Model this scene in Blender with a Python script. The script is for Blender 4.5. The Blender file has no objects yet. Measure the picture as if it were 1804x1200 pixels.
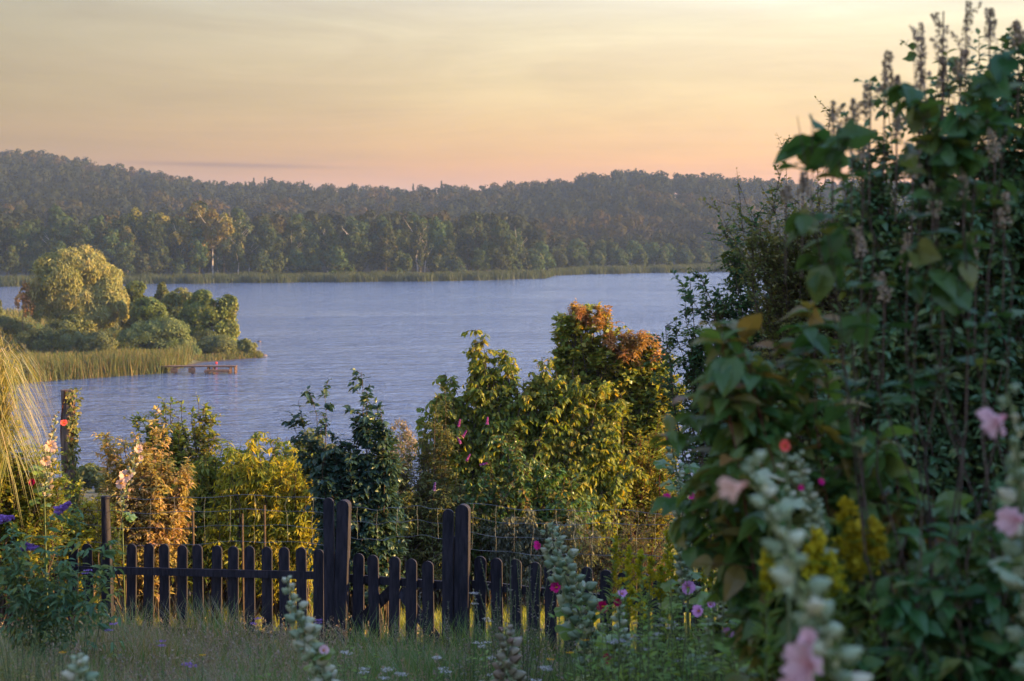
import bpy, math, random
import numpy as np
from mathutils import Vector

# ------------------------------------------------------------------ camera, sky, sun, exposure
SC = bpy.context.scene
COL = SC.collection
PI = math.pi
R = math.radians
CZ = 15.4                      # camera height above the lake
F = 3007.0                     # focal length in photo pixels (1804 wide)
PITCH = math.atan(200 / F)

cd = bpy.data.cameras.new('camera')
cam = bpy.data.objects.new('camera', cd)
COL.objects.link(cam)
cam.location = (0, 0, CZ)
cam.rotation_euler = (PI / 2 - PITCH, 0, 0)
cd.lens = 60.0
cd.sensor_width = 36.0
cd.clip_start = 0.1
cd.clip_end = 6000
cd.dof.use_dof = True
cd.dof.focus_distance = 21.0
cd.dof.aperture_fstop = 4.2
SC.camera = cam

SUN_AZ = R(94)                 # clockwise from the view direction (+Y)
SUN_EL = R(9.0)
sd = bpy.data.lights.new('sun', 'SUN')
sd.energy = 5.0
sd.angle = R(0.6)
sd.color = (1.0, 0.61, 0.22)
sun = bpy.data.objects.new('sun', sd)
COL.objects.link(sun)
sv = Vector((math.sin(SUN_AZ) * math.cos(SUN_EL), math.cos(SUN_AZ) * math.cos(SUN_EL), math.sin(SUN_EL)))
sun.rotation_euler = sv.to_track_quat('Z', 'Y').to_euler()
sun.location = sv * 60 + Vector((0, 0, 20))

SC.view_settings.view_transform = 'Standard'
SC.view_settings.look = 'None'
SC.view_settings.gamma = 1
SC.view_settings.use_curve_mapping = False
SC.view_settings.exposure = 1.87
cy = SC.cycles
cy.max_bounces = 5
cy.diffuse_bounces = 3
cy.glossy_bounces = 2
cy.transmission_bounces = 3
cy.volume_bounces = 0
cy.transparent_max_bounces = 4
cy.caustics_reflective = False
cy.caustics_refractive = False
cy.use_denoising = True
cy.sample_clamp_indirect = 4.0


def lin(r, g, b):
    return tuple(((c / 255) / 12.92 if c / 255 <= 0.04045 else ((c / 255 + 0.055) / 1.055) ** 2.4) for c in (r, g, b)) + (1,)


class NT:
    def __init__(self, tree):
        self.t = tree
        tree.nodes.clear()

    def n(self, typ, **kw):
        nd = self.t.nodes.new(typ)
        for k, v in kw.items():
            setattr(nd, k, v)
        return nd

    def l(self, a, b):
        self.t.links.new(a, b)

    def m(self, op, a, b=None, c=None, clamp=False):
        nd = self.t.nodes.new('ShaderNodeMath')
        nd.operation = op
        nd.use_clamp = clamp
        for i, v in enumerate((a, b, c)):
            if v is None:
                continue
            if hasattr(v, 'is_linked'):
                self.l(v, nd.inputs[i])
            else:
                nd.inputs[i].default_value = v
        return nd.outputs[0]

    def mix(self, f, a, b, blend='MIX'):
        nd = self.t.nodes.new('ShaderNodeMix')
        nd.data_type = 'RGBA'
        nd.blend_type = blend
        for s, v in ((nd.inputs[0], f), (nd.inputs[6], a), (nd.inputs[7], b)):
            if hasattr(v, 'is_linked'):
                self.l(v, s)
            else:
                s.default_value = v
        return nd.outputs[2]

    def ramp(self, f, stops, interp='LINEAR'):
        nd = self.t.nodes.new('ShaderNodeValToRGB')
        cr = nd.color_ramp
        cr.interpolation = interp
        while len(cr.elements) < len(stops):
            cr.elements.new(0.5)
        for e, (p, c) in zip(cr.elements, stops):
            e.position = p
            e.color = c
        self.l(f, nd.inputs[0])
        return nd.outputs[0]

    def noise(self, vec, scale, detail=3, rough=0.5, dist=0.0):
        nd = self.t.nodes.new('ShaderNodeTexNoise')
        nd.inputs['Scale'].default_value = scale
        nd.inputs['Detail'].default_value = detail
        nd.inputs['Roughness'].default_value = rough
        nd.inputs['Distortion'].default_value = dist
        if vec is not None:
            self.l(vec, nd.inputs['Vector'])
        return nd.outputs['Fac']

    def mapping(self, vec, scale=(1, 1, 1), rot=(0, 0, 0)):
        nd = self.t.nodes.new('ShaderNodeMapping')
        nd.inputs['Scale'].default_value = scale
        nd.inputs['Rotation'].default_value = rot
        self.l(vec, nd.inputs['Vector'])
        return nd.outputs[0]


world = bpy.data.worlds.new('World')
SC.world = world
world.use_nodes = True
w = NT(world.node_tree)
sky = w.n('ShaderNodeTexSky')
sky.sky_type = 'NISHITA'
sky.sun_disc = False
sky.sun_elevation = SUN_EL
sky.sun_rotation = SUN_AZ
sky.air_density = 1.4
sky.dust_density = 2.5
bg1 = w.n('ShaderNodeBackground')
bg1.inputs[1].default_value = 0.022
w.l(sky.outputs[0], bg1.inputs[0])
tc = w.n('ShaderNodeTexCoord')
sx = w.n('ShaderNodeSeparateXYZ')
w.l(tc.outputs['Generated'], sx.inputs[0])
X, Y, Z = sx.outputs
hz = w.ramp(w.m('MULTIPLY', Z, 1.0), [          # dusk colours by height above the horizon
    (0.000, lin(220, 142, 98)), (0.028, lin(230, 156, 104)), (0.045, lin(224, 172, 116)),
    (0.072, lin(221, 190, 144)), (0.115, lin(222, 206, 176)), (0.155, lin(200, 202, 204)), (0.24, lin(162, 180, 216)),
    (0.42, lin(130, 154, 212)), (1.0, lin(100, 130, 182))])
azf = w.m('MULTIPLY_ADD', X, 1.5, 1.0)           # brighter toward the sun
azf = w.m('MINIMUM', w.m('MAXIMUM', azf, 0.5), 1.22)
cvec = w.mapping(tc.outputs['Generated'], (4, 4, 42))
cl = w.noise(cvec, 1.0, 6, 0.66, 0.8)
clf = w.m('MULTIPLY_ADD', cl, 0.5, 0.76)
# thin dusky cloud bar above the left hill
zc = w.m('SUBTRACT', w.m('SUBTRACT', Z, 0.0362), w.m('MULTIPLY', w.m('ADD', X, 0.2), -0.018))
zc = w.m('DIVIDE', zc, 0.0014)
gz = w.m('POWER', 2.718, w.m('MULTIPLY', w.m('MULTIPLY', zc, zc), -1.0))
xc = w.m('DIVIDE', w.m('ADD', X, 0.165), 0.062)
gx = w.m('POWER', 2.718, w.m('MULTIPLY', w.m('MULTIPLY', xc, xc), -1.0))
yc = w.m('GREATER_THAN', Y, 0.0)
bar = w.m('MULTIPLY', w.m('MULTIPLY', gz, gx), w.m('MULTIPLY', yc, 0.75))
dz_ = w.m('MULTIPLY', w.m('MAXIMUM', w.m('MULTIPLY', X, -2.4), 0.0, clamp=True), w.m('GREATER_THAN', Y, 0.0))
mv = w.m('MULTIPLY', w.m('SUBTRACT', w.noise(w.mapping(tc.outputs['Generated'], (5, 5, 34)), 1.0, 5, 0.65, 0.9), 0.42, clamp=True), 2.6)
hz = w.mix(w.m('MULTIPLY', w.m('ADD', dz_, w.m('MULTIPLY', mv, 0.55)), 0.62), hz, lin(166, 134, 122))
skc = w.mix(bar, hz, lin(150, 104, 104))
bg2 = w.n('ShaderNodeBackground')
w.l(skc, bg2.inputs[0])
bst = w.n('ShaderNodeMapRange')
bst.interpolation_type = 'SMOOTHSTEP'
w.l(Z, bst.inputs[0])
for i_, v_ in enumerate((0.115, 0.24, 0.275, 0.92)):
    bst.inputs[i_ + 1].default_value = v_
w.l(w.m('MULTIPLY', w.m('MULTIPLY', azf, clf), bst.outputs[0]), bg2.inputs[1])
ad = w.n('ShaderNodeAddShader')
w.l(bg1.outputs[0], ad.inputs[0])
w.l(bg2.outputs[0], ad.inputs[1])
wo = w.n('ShaderNodeOutputWorld')
w.l(ad.outputs[0], wo.inputs[0])


# ------------------------------------------------------------------ helpers
def P(px, py, y):
    """world point at distance y ahead that shows at photo pixel (px, py)"""
    u, v = (px - 902) / F, (600 - py) / F
    dy = math.cos(PITCH) + v * math.sin(PITCH)
    dz = -math.sin(PITCH) + v * math.cos(PITCH)
    t = y / dy
    return np.array((u * t, y, CZ + dz * t))


def sm(a, b, x):
    t = np.clip((x - a) / (b - a), 0, 1)
    return t * t * (3 - 2 * t)


FX = np.array([-400, -132, -93, -48, -16, 10, 13.5, 30, 57, 98, 500.])
FY = np.array([400, 441, 463, 477, 487, 510, 545, 560, 579, 594, 640.])


def yfar(x):
    return np.interp(x, FX, FY) + 1.6 * np.sin(x * 0.31) + 1.0 * np.sin(x * 0.83)


RU = (np.array([-200, 0, 100, 200, 330, 380, 500, 620, 700, 800, 900, 1000, 1080, 1180, 1300, 1440, 1700, 2000]) - 902) / F
RS = np.array([262, 266, 276, 292, 317, 325, 321, 330, 333, 331, 325, 314, 304, 304, 315, 321, 318, 325.])


def ridge(u):
    return np.interp(u, RU, CZ + (400 - RS) / F * 1100 - 17.0)


def G(x, y):
    """ground height"""
    x = np.asarray(x, float)
    y = np.asarray(y, float)
    ys = 101 + 3 * np.sin(x * 0.09) + 1.5 * np.sin(x * 0.27 + 1)
    near = 13.7 - 0.157 * np.minimum(y, 24) - np.clip(y - 24, 0, 400) * (9.932 / (ys - 24))
    near = near + 0.05 * np.sin(x * 0.9 + 1) * np.sin(y * 0.7)
    near = np.where(y < 0, 13.7 + 0.02 * y, near)
    yf = np.interp(x, [-400, -60, -49.6, -47, -36.5, -35.7, -30], [100, 158, 165, 170, 180, 193, 200])
    yb = np.interp(x, [-400, -90, -60, -36, -29.5], [380, 305, 280, 226, 202])
    s = np.minimum(np.minimum(y - yf, yb - y), (-29 - x) * 2)
    pen = np.clip(s * 0.18, -2.0, 0.45)
    s2 = y - yfar(x)
    far = np.clip(s2 * 0.08, -2.0, 0.9)
    u = x / np.maximum(y, 1)
    st = np.interp(u, [-0.3, -0.1, 0.05, 0.3], [560, 620, 700, 720])
    far = far + np.where(s2 > 0, ridge(u) * sm(0, 1, (y - st) / (1100 - st)), 0)
    return np.maximum(np.maximum(np.maximum(near, -2.0), pen), far)


def new_mesh(name, verts, quads, mats, tint=None, midx=None, smooth=False):
    me = bpy.data.meshes.new(name)
    verts = np.ascontiguousarray(verts, np.float32).reshape(-1, 3)
    quads = np.ascontiguousarray(quads, np.int32)
    nf, k = quads.shape
    me.vertices.add(len(verts))
    me.vertices.foreach_set('co', verts.ravel())
    me.loops.add(nf * k)
    me.loops.foreach_set('vertex_index', quads.ravel())
    me.polygons.add(nf)
    me.polygons.foreach_set('loop_start', np.arange(nf, dtype=np.int32) * k)
    me.polygons.foreach_set('loop_total', np.full(nf, k, np.int32))
    if midx is not None:
        me.polygons.foreach_set('material_index', np.asarray(midx, np.int32))
    me.polygons.foreach_set('use_smooth', np.full(nf, bool(smooth)))
    if tint is not None:
        a = me.attributes.new('tint', 'FLOAT', 'FACE')
        a.data.foreach_set('value', np.asarray(tint, np.float32))
    me.update(calc_edges=True)
    for m in (mats if isinstance(mats, (list, tuple)) else [mats]):
        me.materials.append(m)
    return me


def tag(o, label=None, cat=None, group=None, kind=None):
    if label: o['label'] = label
    if cat: o['category'] = cat
    if group: o['group'] = group
    if kind: o['kind'] = kind
    return o


def link(name, me, parent=None, loc=None):
    o = bpy.data.objects.new(name, me)
    COL.objects.link(o)
    if parent is not None:
        o.parent = parent
    if loc is not None:
        o.location = loc
    return o


def thing(name, label, cat, loc, group=None, rz=0.0):
    o = bpy.data.objects.new(name, None)
    COL.objects.link(o)
    o.empty_display_size = 0.2
    o.location = tuple(float(v) for v in loc)
    o.rotation_euler = (0, 0, rz)
    return tag(o, label, cat, group)


def dup(root, loc, rz=0.0, s=1.0, label=None, group=None):
    r = root.copy()
    COL.objects.link(r)
    r.location = tuple(float(v) for v in loc)
    r.rotation_euler = (0, 0, rz)
    r.scale = (s, s, s) if not isinstance(s, tuple) else s
    if label: r['label'] = label
    if group: r['group'] = group
    for ch in list(root.children):
        c = ch.copy()
        COL.objects.link(c)
        c.parent = r
        for g in ch.children:
            d = g.copy()
            COL.objects.link(d)
            d.parent = c
    return r


def unit(v):
    return v / np.maximum(np.linalg.norm(v, axis=-1, keepdims=True), 1e-9)


def strip(n=3, w=0.22, droop=0.2, fold=0.25, pw=0.8, wav=0.0):
    """leaf template: (verts, quads), base at 0, tip at y=1"""
    V, Q = [], []
    for i in range(n + 1):
        t = i / n
        wd = w * (math.sin(PI * t ** pw) if 0 < i < n else 0.04)
        z = -droop * t * t + wav * math.sin(t * 9)
        V += [(-wd, t * (1 - 0.3 * droop * t), z + fold * wd), (0, t * (1 - 0.3 * droop * t), z), (wd, t * (1 - 0.3 * droop * t), z + fold * wd)]
    for i in range(n):
        a = 3 * i
        Q += [(a, a + 1, a + 4, a + 3), (a + 1, a + 2, a + 5, a + 4)]
    return np.array(V), np.array(Q)


CARD = (np.array([(-0.5, -0.25, 0), (0.1, -0.55, 0.06), (0.5, 0.2, -0.03), (-0.15, 0.55, 0.05)]), np.array([(0, 1, 2, 3)]))
SMALL = (np.array([(0, 0, 0), (0.3, 0.5, 0.06), (0, 1, -0.12), (-0.3, 0.5, 0.06)]), np.array([(0, 1, 2, 3)]))
BLADE1 = (np.array([(-0.5, 0, 0), (0.5, 0, 0), (0.15, 1, 0), (-0.15, 1, 0)]), np.array([(0, 1, 2, 3)]))


def sphere_tpl(nu=7, nv=5, ridge_=0.0, tip=0.0):
    V, Q = [], []
    for j in range(nv + 1):
        th = PI * j / nv
        for i in range(nu):
            ph = 2 * PI * i / nu
            r = 0.5 * math.sin(th) * (1 + ridge_ * (1 if i % 2 else -1) * math.sin(th))
            V.append((r * math.cos(ph), 0.5 - 0.5 * math.cos(th) + tip * max(0, math.cos(th + PI)) ** 4, r * math.sin(ph)))
    for j in range(nv):
        for i in range(nu):
            a, b = j * nu + i, j * nu + (i + 1) % nu
            Q.append((a, b, b + nu, a + nu))
    return np.array(V), np.array(Q)


BUD = sphere_tpl(10, 6, 0.30, 0.55)


def place(tpl, p, d, n, s, tint=None, rng=None, wide=None):
    """copies of a template at p, along d, facing n, size s -> verts, quads, face tint"""
    TV, TQ = tpl
    N = len(p)
    d = unit(d)
    a = unit(np.cross(d, n))
    n2 = np.cross(a, d)
    s = np.broadcast_to(np.asarray(s, float), (N,))
    sw = s if wide is None else s * wide
    V = (p[:, None, :] + (TV[None, :, 0:1] * sw[:, None, None]) * a[:, None, :]
         + (TV[None, :, 1:2] * s[:, None, None]) * d[:, None, :]
         + (TV[None, :, 2:3] * s[:, None, None]) * n2[:, None, :])
    Q = (TQ[None] + (np.arange(N) * len(TV))[:, None, None]).reshape(-1, TQ.shape[1])
    if tint is None:
        tint = rng.random(N) if rng is not None else np.zeros(N)
    return V.reshape(-1, 3), Q, np.repeat(tint, len(TQ))


def tubes(PL, RD, k=5, tint=None):
    """batch of polylines (B,m,3) with radii (B,m) -> verts, quads, tint"""
    PL = np.asarray(PL, float)
    B, m, _ = PL.shape
    RD = np.broadcast_to(np.asarray(RD, float), (B, m))
    T = np.gradient(PL, axis=1)
    T = unit(T)
    ref = np.where(np.abs(T[..., 2:3]) > 0.9, np.array([1., 0, 0]), np.array([0, 0, 1.]))
    A = unit(np.cross(T, ref))
    C = np.cross(T, A)
    ang = np.arange(k) * 2 * PI / k
    V = PL[:, :, None, :] + RD[:, :, None, None] * (np.cos(ang)[None, None, :, None] * A[:, :, None, :] + np.sin(ang)[None, None, :, None] * C[:, :, None, :])
    i = np.arange(k)
    q = np.stack([i, (i + 1) % k, (i + 1) % k + k, i + k], 1)
    Q = (q[None, None] + (np.arange(m - 1) * k)[None, :, None, None] + (np.arange(B) * m * k)[:, None, None, None]).reshape(-1, 4)
    tt = np.repeat(tint if tint is not None else np.linspace(0, 1, B), (m - 1) * k)
    return V.reshape(-1, 3), Q, tt


def cat(*parts):
    V, Q, T = [], [], []
    o = 0
    for v, q, t in parts:
        V.append(v)
        Q.append(q + o)
        T.append(t)
        o += len(v)
    return np.concatenate(V), np.concatenate(Q), np.concatenate(T)


def box(cx, cy_, cz, sx_, sy, sz):
    v = np.array([(x, y, z) for z in (-.5, .5) for y in (-.5, .5) for x in (-.5, .5)]) * (sx_, sy, sz) + (cx, cy_, cz)
    q = np.array([(0, 2, 3, 1), (4, 5, 7, 6), (0, 1, 5, 4), (2, 6, 7, 3), (0, 4, 6, 2), (1, 3, 7, 5)])
    return v, q, np.zeros(6)


def rnd(rng, *sh):
    return rng.random(sh) * 2 - 1


# ------------------------------------------------------------------ materials
def leafmat(name, c1, c2, c3=None, trans=0.42, rough=0.5, gloss=0.05, objvar=0.0, tcol=1.3):
    m = bpy.data.materials.new(name)
    m.use_nodes = True
    t = NT(m.node_tree)
    at = t.n('ShaderNodeAttribute', attribute_name='tint')
    st = [(0.0, c1 + (1,)), (0.6, c2 + (1,))] + ([(0.93, c3 + (1,))] if c3 else [])
    col = t.ramp(at.outputs['Fac'], st)
    geo = t.n('ShaderNodeNewGeometry')
    nz = t.noise(geo.outputs['Position'], 1.3, 3, 0.6)
    hs = t.n('ShaderNodeHueSaturation')
    t.l(col, hs.inputs['Color'])
    v = t.m('MULTIPLY_ADD', nz, 0.7, 0.65)
    if objvar:
        oi = t.n('ShaderNodeObjectInfo')
        v = t.m('MULTIPLY', v, t.m('MULTIPLY_ADD', oi.outputs['Random'], objvar, 1 - objvar / 2))
        t.l(t.m('MULTIPLY_ADD', oi.outputs['Random'], 0.05 * objvar / 0.5, 0.5 - 0.025 * objvar / 0.5), hs.inputs['Hue'])
    else:
        n3 = t.noise(geo.outputs['Position'], 2.3, 2, 0.5)
        t.l(t.m('MULTIPLY_ADD', n3, 0.09, 0.457), hs.inputs['Hue'])
    t.l(v, hs.inputs['Value'])
    df = t.n('ShaderNodeBsdfDiffuse')
    t.l(hs.outputs[0], df.inputs[0])
    tr = t.n('ShaderNodeBsdfTranslucent')
    tcn = t.mix(1.0, hs.outputs[0], (tcol * 1.15, tcol, tcol * 0.45, 1), 'MULTIPLY')
    t.l(tcn, tr.inputs[0])
    mx = t.n('ShaderNodeMixShader')
    mx.inputs[0].default_value = trans
    t.l(df.outputs[0], mx.inputs[1])
    t.l(tr.outputs[0], mx.inputs[2])
    gl = t.n('ShaderNodeBsdfGlossy')
    gl.inputs['Roughness'].default_value = rough
    gl.inputs['Color'].default_value = (0.9, 0.95, 1, 1)
    m2 = t.n('ShaderNodeMixShader')
    lw = t.n('ShaderNodeLayerWeight')
    lw.inputs[0].default_value = 0.25
    t.l(t.m('MULTIPLY_ADD', lw.outputs['Fresnel'], gloss * 1.2, gloss * 0.3), m2.inputs[0])
    t.l(mx.outputs[0], m2.inputs[1])
    t.l(gl.outputs[0], m2.inputs[2])
    o = t.n('ShaderNodeOutputMaterial')
    t.l(m2.outputs[0], o.inputs[0])
    return m


def solid(name, c1, c2, scale=8.0, rough=0.8, detail=4, bump=0.3, stretch=(1, 1, 1), thr=(0.35, 0.65)):
    m = bpy.data.materials.new(name)
    m.use_nodes = True
    t = NT(m.node_tree)
    tcn = t.n('ShaderNodeTexCoord')
    mp = t.mapping(tcn.outputs['Object'], stretch)
    nz = t.noise(mp, scale, detail, 0.6)
    col = t.ramp(nz, [(thr[0], c1 + (1,)), (thr[1], c2 + (1,))])
    bs = t.n('ShaderNodeBsdfPrincipled')
    t.l(col, bs.inputs['Base Color'])
    bs.inputs['Roughness'].default_value = rough
    bs.inputs['Specular IOR Level'].default_value = 0.25
    bp = t.n('ShaderNodeBump')
    bp.inputs['Strength'].default_value = bump
    bp.inputs['Distance'].default_value = 0.01
    t.l(nz, bp.inputs['Height'])
    t.l(bp.outputs[0], bs.inputs['Normal'])
    o = t.n('ShaderNodeOutputMaterial')
    t.l(bs.outputs[0], o.inputs[0])
    return m


M = {}
M['bark'] = solid('bark', (0.03, 0.022, 0.016), (0.11, 0.08, 0.055), 12, stretch=(1, 1, 0.25))
M['twig'] = solid('twig', (0.045, 0.032, 0.022), (0.10, 0.068, 0.042), 20)
M['redtwig'] = solid('red_twig', (0.07, 0.018, 0.014), (0.15, 0.04, 0.03), 20)
M['birch'] = solid('birch_bark', (0.25, 0.22, 0.18), (0.6, 0.55, 0.48), 2, stretch=(1, 1, 3))
M['greenstem'] = solid('green_stem', (0.06, 0.09, 0.03), (0.12, 0.15, 0.06), 20)
M['fence'] = solid('dark_navy_wood', (0.004, 0.0045, 0.009), (0.030, 0.026, 0.034), 9, rough=0.7, stretch=(4, 4, 0.5), bump=0.5)  # near-black navy wood, streaked along the grain
M['grey_wood'] = solid('weathered_wood', (0.07, 0.05, 0.04), (0.20, 0.14, 0.10), 6, stretch=(4, 4, 0.5), bump=0.6)
M['pier'] = solid('pier_wood', (0.07, 0.042, 0.030), (0.20, 0.12, 0.075), 3, stretch=(1, 4, 4))
M['wire'] = solid('galvanised_wire', (0.10, 0.11, 0.11), (0.24, 0.25, 0.25), 5, rough=0.5)
M['rock'] = solid('rock', (0.05, 0.045, 0.045), (0.15, 0.12, 0.11), 2)

# foliage colours
M['forest'] = leafmat('forest_leaves', (0.022, 0.044, 0.017), (0.044, 0.068, 0.025), (0.11, 0.095, 0.028), trans=0.25, objvar=0.6, gloss=0.02)
M['forest_sun_tinted'] = leafmat('forest_leaves_sun_tinted', (0.07, 0.085, 0.022), (0.15, 0.13, 0.030), (0.26, 0.17, 0.04), trans=0.25, objvar=0.4, gloss=0.02)  # forest leaves with golden sunlight mixed into their colour
M['forest_far'] = leafmat('hill_forest_leaves', (0.015, 0.023, 0.011), (0.026, 0.032, 0.014), (0.060, 0.042, 0.015), trans=0.2, gloss=0.01)
M['conifer'] = leafmat('conifer_needles', (0.014, 0.026, 0.014), (0.03, 0.045, 0.022), trans=0.1, gloss=0.01)
M['willow'] = leafmat('willow_leaves', (0.14, 0.17, 0.05), (0.28, 0.27, 0.08), (0.42, 0.34, 0.12), trans=0.35, gloss=0.05)
M['silver'] = leafmat('sallow_leaves', (0.07, 0.11, 0.045), (0.14, 0.17, 0.055), (0.24, 0.23, 0.06), trans=0.35, gloss=0.04, objvar=0.3)
M['alder'] = leafmat('alder_leaves', (0.06, 0.10, 0.022), (0.14, 0.165, 0.032), (0.30, 0.25, 0.04), trans=0.4, objvar=0.3)
M['reed'] = leafmat('reed_leaves', (0.07, 0.10, 0.03), (0.12, 0.14, 0.04), (0.20, 0.14, 0.06), trans=0.35, gloss=0.03)
M['reed_far'] = leafmat('far_reed_leaves', (0.035, 0.055, 0.025), (0.055, 0.080, 0.035), (0.08, 0.085, 0.04), trans=0.3, gloss=0.02)
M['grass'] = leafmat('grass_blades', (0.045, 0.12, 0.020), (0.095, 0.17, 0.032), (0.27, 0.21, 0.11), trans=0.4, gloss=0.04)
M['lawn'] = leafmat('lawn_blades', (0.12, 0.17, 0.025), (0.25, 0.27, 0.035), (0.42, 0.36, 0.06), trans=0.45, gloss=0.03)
M['seed'] = leafmat('grass_seed_heads', (0.17, 0.14, 0.10), (0.28, 0.23, 0.16), trans=0.3, gloss=0.02)
M['yellow_shrub'] = leafmat('golden_shrub_leaves', (0.15, 0.21, 0.02), (0.36, 0.34, 0.025), (0.56, 0.46, 0.035), trans=0.5)
M['orange_shrub'] = leafmat('orange_shrub_leaves', (0.20, 0.21, 0.05), (0.42, 0.32, 0.10), (0.60, 0.38, 0.22), trans=0.45)
M['lime'] = leafmat('lime_shrub_leaves', (0.08, 0.14, 0.022), (0.20, 0.24, 0.030), (0.42, 0.34, 0.05), trans=0.5)
M['olive'] = leafmat('olive_shrub_leaves', (0.08, 0.11, 0.03), (0.15, 0.17, 0.045), (0.26, 0.22, 0.06), trans=0.4)
M['grey_green'] = leafmat('grey_green_leaves', (0.07, 0.09, 0.055), (0.12, 0.14, 0.085), (0.2, 0.19, 0.12), trans=0.35)
M['dark'] = leafmat('dark_shrub_leaves', (0.028, 0.085, 0.025), (0.060, 0.135, 0.036), (0.13, 0.15, 0.035), trans=0.35, gloss=0.06, rough=0.4)
M['teal'] = leafmat('shade_toned_teal_leaves', (0.020, 0.052, 0.032), (0.040, 0.085, 0.048), (0.09, 0.12, 0.04), trans=0.3, gloss=0.08, rough=0.4)  # darker copy of the dark leaves, shade put into the colour
M['hawthorn'] = leafmat('hawthorn_leaves', (0.030, 0.080, 0.028), (0.068, 0.135, 0.040), (0.16, 0.18, 0.04), trans=0.35, gloss=0.05)
M['maple'] = leafmat('maple_leaves', (0.09, 0.16, 0.03), (0.24, 0.27, 0.038), (0.42, 0.31, 0.05), trans=0.45)
M['red_tip'] = leafmat('reddened_leaves', (0.22, 0.17, 0.05), (0.38, 0.20, 0.07), (0.46, 0.26, 0.09), trans=0.45)
M['dogwood'] = leafmat('dogwood_leaves', (0.045, 0.120, 0.032), (0.105, 0.180, 0.040), (0.23, 0.14, 0.04), trans=0.4, gloss=0.07, rough=0.35)
M['lilac'] = leafmat('lilac_leaves', (0.042, 0.115, 0.050), (0.090, 0.170, 0.068), (0.17, 0.21, 0.05), trans=0.35, gloss=0.08, rough=0.38)
M['buddleja'] = leafmat('buddleja_leaves', (0.055, 0.13, 0.06), (0.11, 0.20, 0.08), (0.26, 0.27, 0.04), trans=0.35, gloss=0.05)
M['fountain'] = leafmat('fountain_grass_blades', (0.15, 0.18, 0.05), (0.28, 0.27, 0.09), (0.42, 0.34, 0.16), trans=0.5)
M['holly_green'] = leafmat('hollyhock_green', (0.19, 0.28, 0.16), (0.34, 0.42, 0.26), (0.48, 0.50, 0.36), trans=0.3, gloss=0.02)
M['dry_bud'] = leafmat('dry_seed_pods', (0.16, 0.16, 0.09), (0.30, 0.27, 0.18), (0.22, 0.14, 0.10), trans=0.2, gloss=0.02)
M['mugwort'] = leafmat('mugwort_grey', (0.13, 0.13, 0.11), (0.22, 0.21, 0.17), (0.24, 0.18, 0.15), trans=0.3, gloss=0.02)
M['golden'] = leafmat('goldenrod_flowers', (0.24, 0.25, 0.015), (0.42, 0.38, 0.02), trans=0.4, gloss=0.01)
M['gold_leaf'] = leafmat('goldenrod_leaves', (0.11, 0.20, 0.035), (0.20, 0.30, 0.06), trans=0.45)
M['fern'] = leafmat('tall_weed_leaves', (0.10, 0.20, 0.035), (0.18, 0.30, 0.055), trans=0.45)
M['white'] = leafmat('white_petals', (0.28, 0.30, 0.32), (0.45, 0.47, 0.48), trans=0.3, gloss=0.01)
M['grey_seed'] = leafmat('grey_seed_heads', (0.2, 0.22, 0.24), (0.36, 0.38, 0.4), trans=0.3, gloss=0.01)
M['spire'] = leafmat('brown_seed_spires', (0.20, 0.17, 0.13), (0.32, 0.27, 0.20), trans=0.3, gloss=0.01)
M['purple'] = leafmat('purple_florets', (0.16, 0.09, 0.34), (0.28, 0.17, 0.50), trans=0.3, gloss=0.01, tcol=1.0)
M['violet'] = leafmat('pink_violet_florets', (0.28, 0.06, 0.30), (0.42, 0.12, 0.42), trans=0.3, gloss=0.01)
M['yellow'] = leafmat('yellow_petals', (0.6, 0.35, 0.02), (0.7, 0.42, 0.02), trans=0.3, gloss=0.01)


def petal(name, c_in, c_out):
    m = bpy.data.materials.new(name)
    m.use_nodes = True
    t = NT(m.node_tree)
    at = t.n('ShaderNodeAttribute', attribute_name='tint')
    geo = t.n('ShaderNodeNewGeometry')
    nz = t.noise(geo.outputs['Position'], 60, 2)
    col = t.ramp(t.m('ADD', at.outputs['Fac'], t.m('MULTIPLY_ADD', nz, 0.3, -0.15)), [(0.0, c_in + (1,)), (0.45, c_out + (1,))])
    df = t.n('ShaderNodeBsdfDiffuse')
    t.l(col, df.inputs[0])
    tr = t.n('ShaderNodeBsdfTranslucent')
    t.l(col, tr.inputs[0])
    mx = t.n('ShaderNodeMixShader')
    mx.inputs[0].default_value = 0.45
    t.l(df.outputs[0], mx.inputs[1])
    t.l(tr.outputs[0], mx.inputs[2])
    o = t.n('ShaderNodeOutputMaterial')
    t.l(mx.outputs[0], o.inputs[0])
    return m


M['p_pink'] = petal('pale_pink_petals', (0.56, 0.26, 0.28), (0.72, 0.50, 0.52))
M['p_peach'] = petal('peach_petals', (0.62, 0.34, 0.24), (0.72, 0.50, 0.38))
M['p_mag'] = petal('magenta_petals', (0.35, 0.01, 0.10), (0.72, 0.03, 0.28))
M['p_lilac'] = petal('lilac_pink_petals', (0.40, 0.10, 0.30), (0.75, 0.38, 0.68))
M['p_crimson'] = petal('crimson_petals', (0.14, 0.004, 0.03), (0.34, 0.008, 0.07))
M['p_red'] = petal('red_petals', (0.5, 0.05, 0.05), (0.8, 0.12, 0.10))

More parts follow.
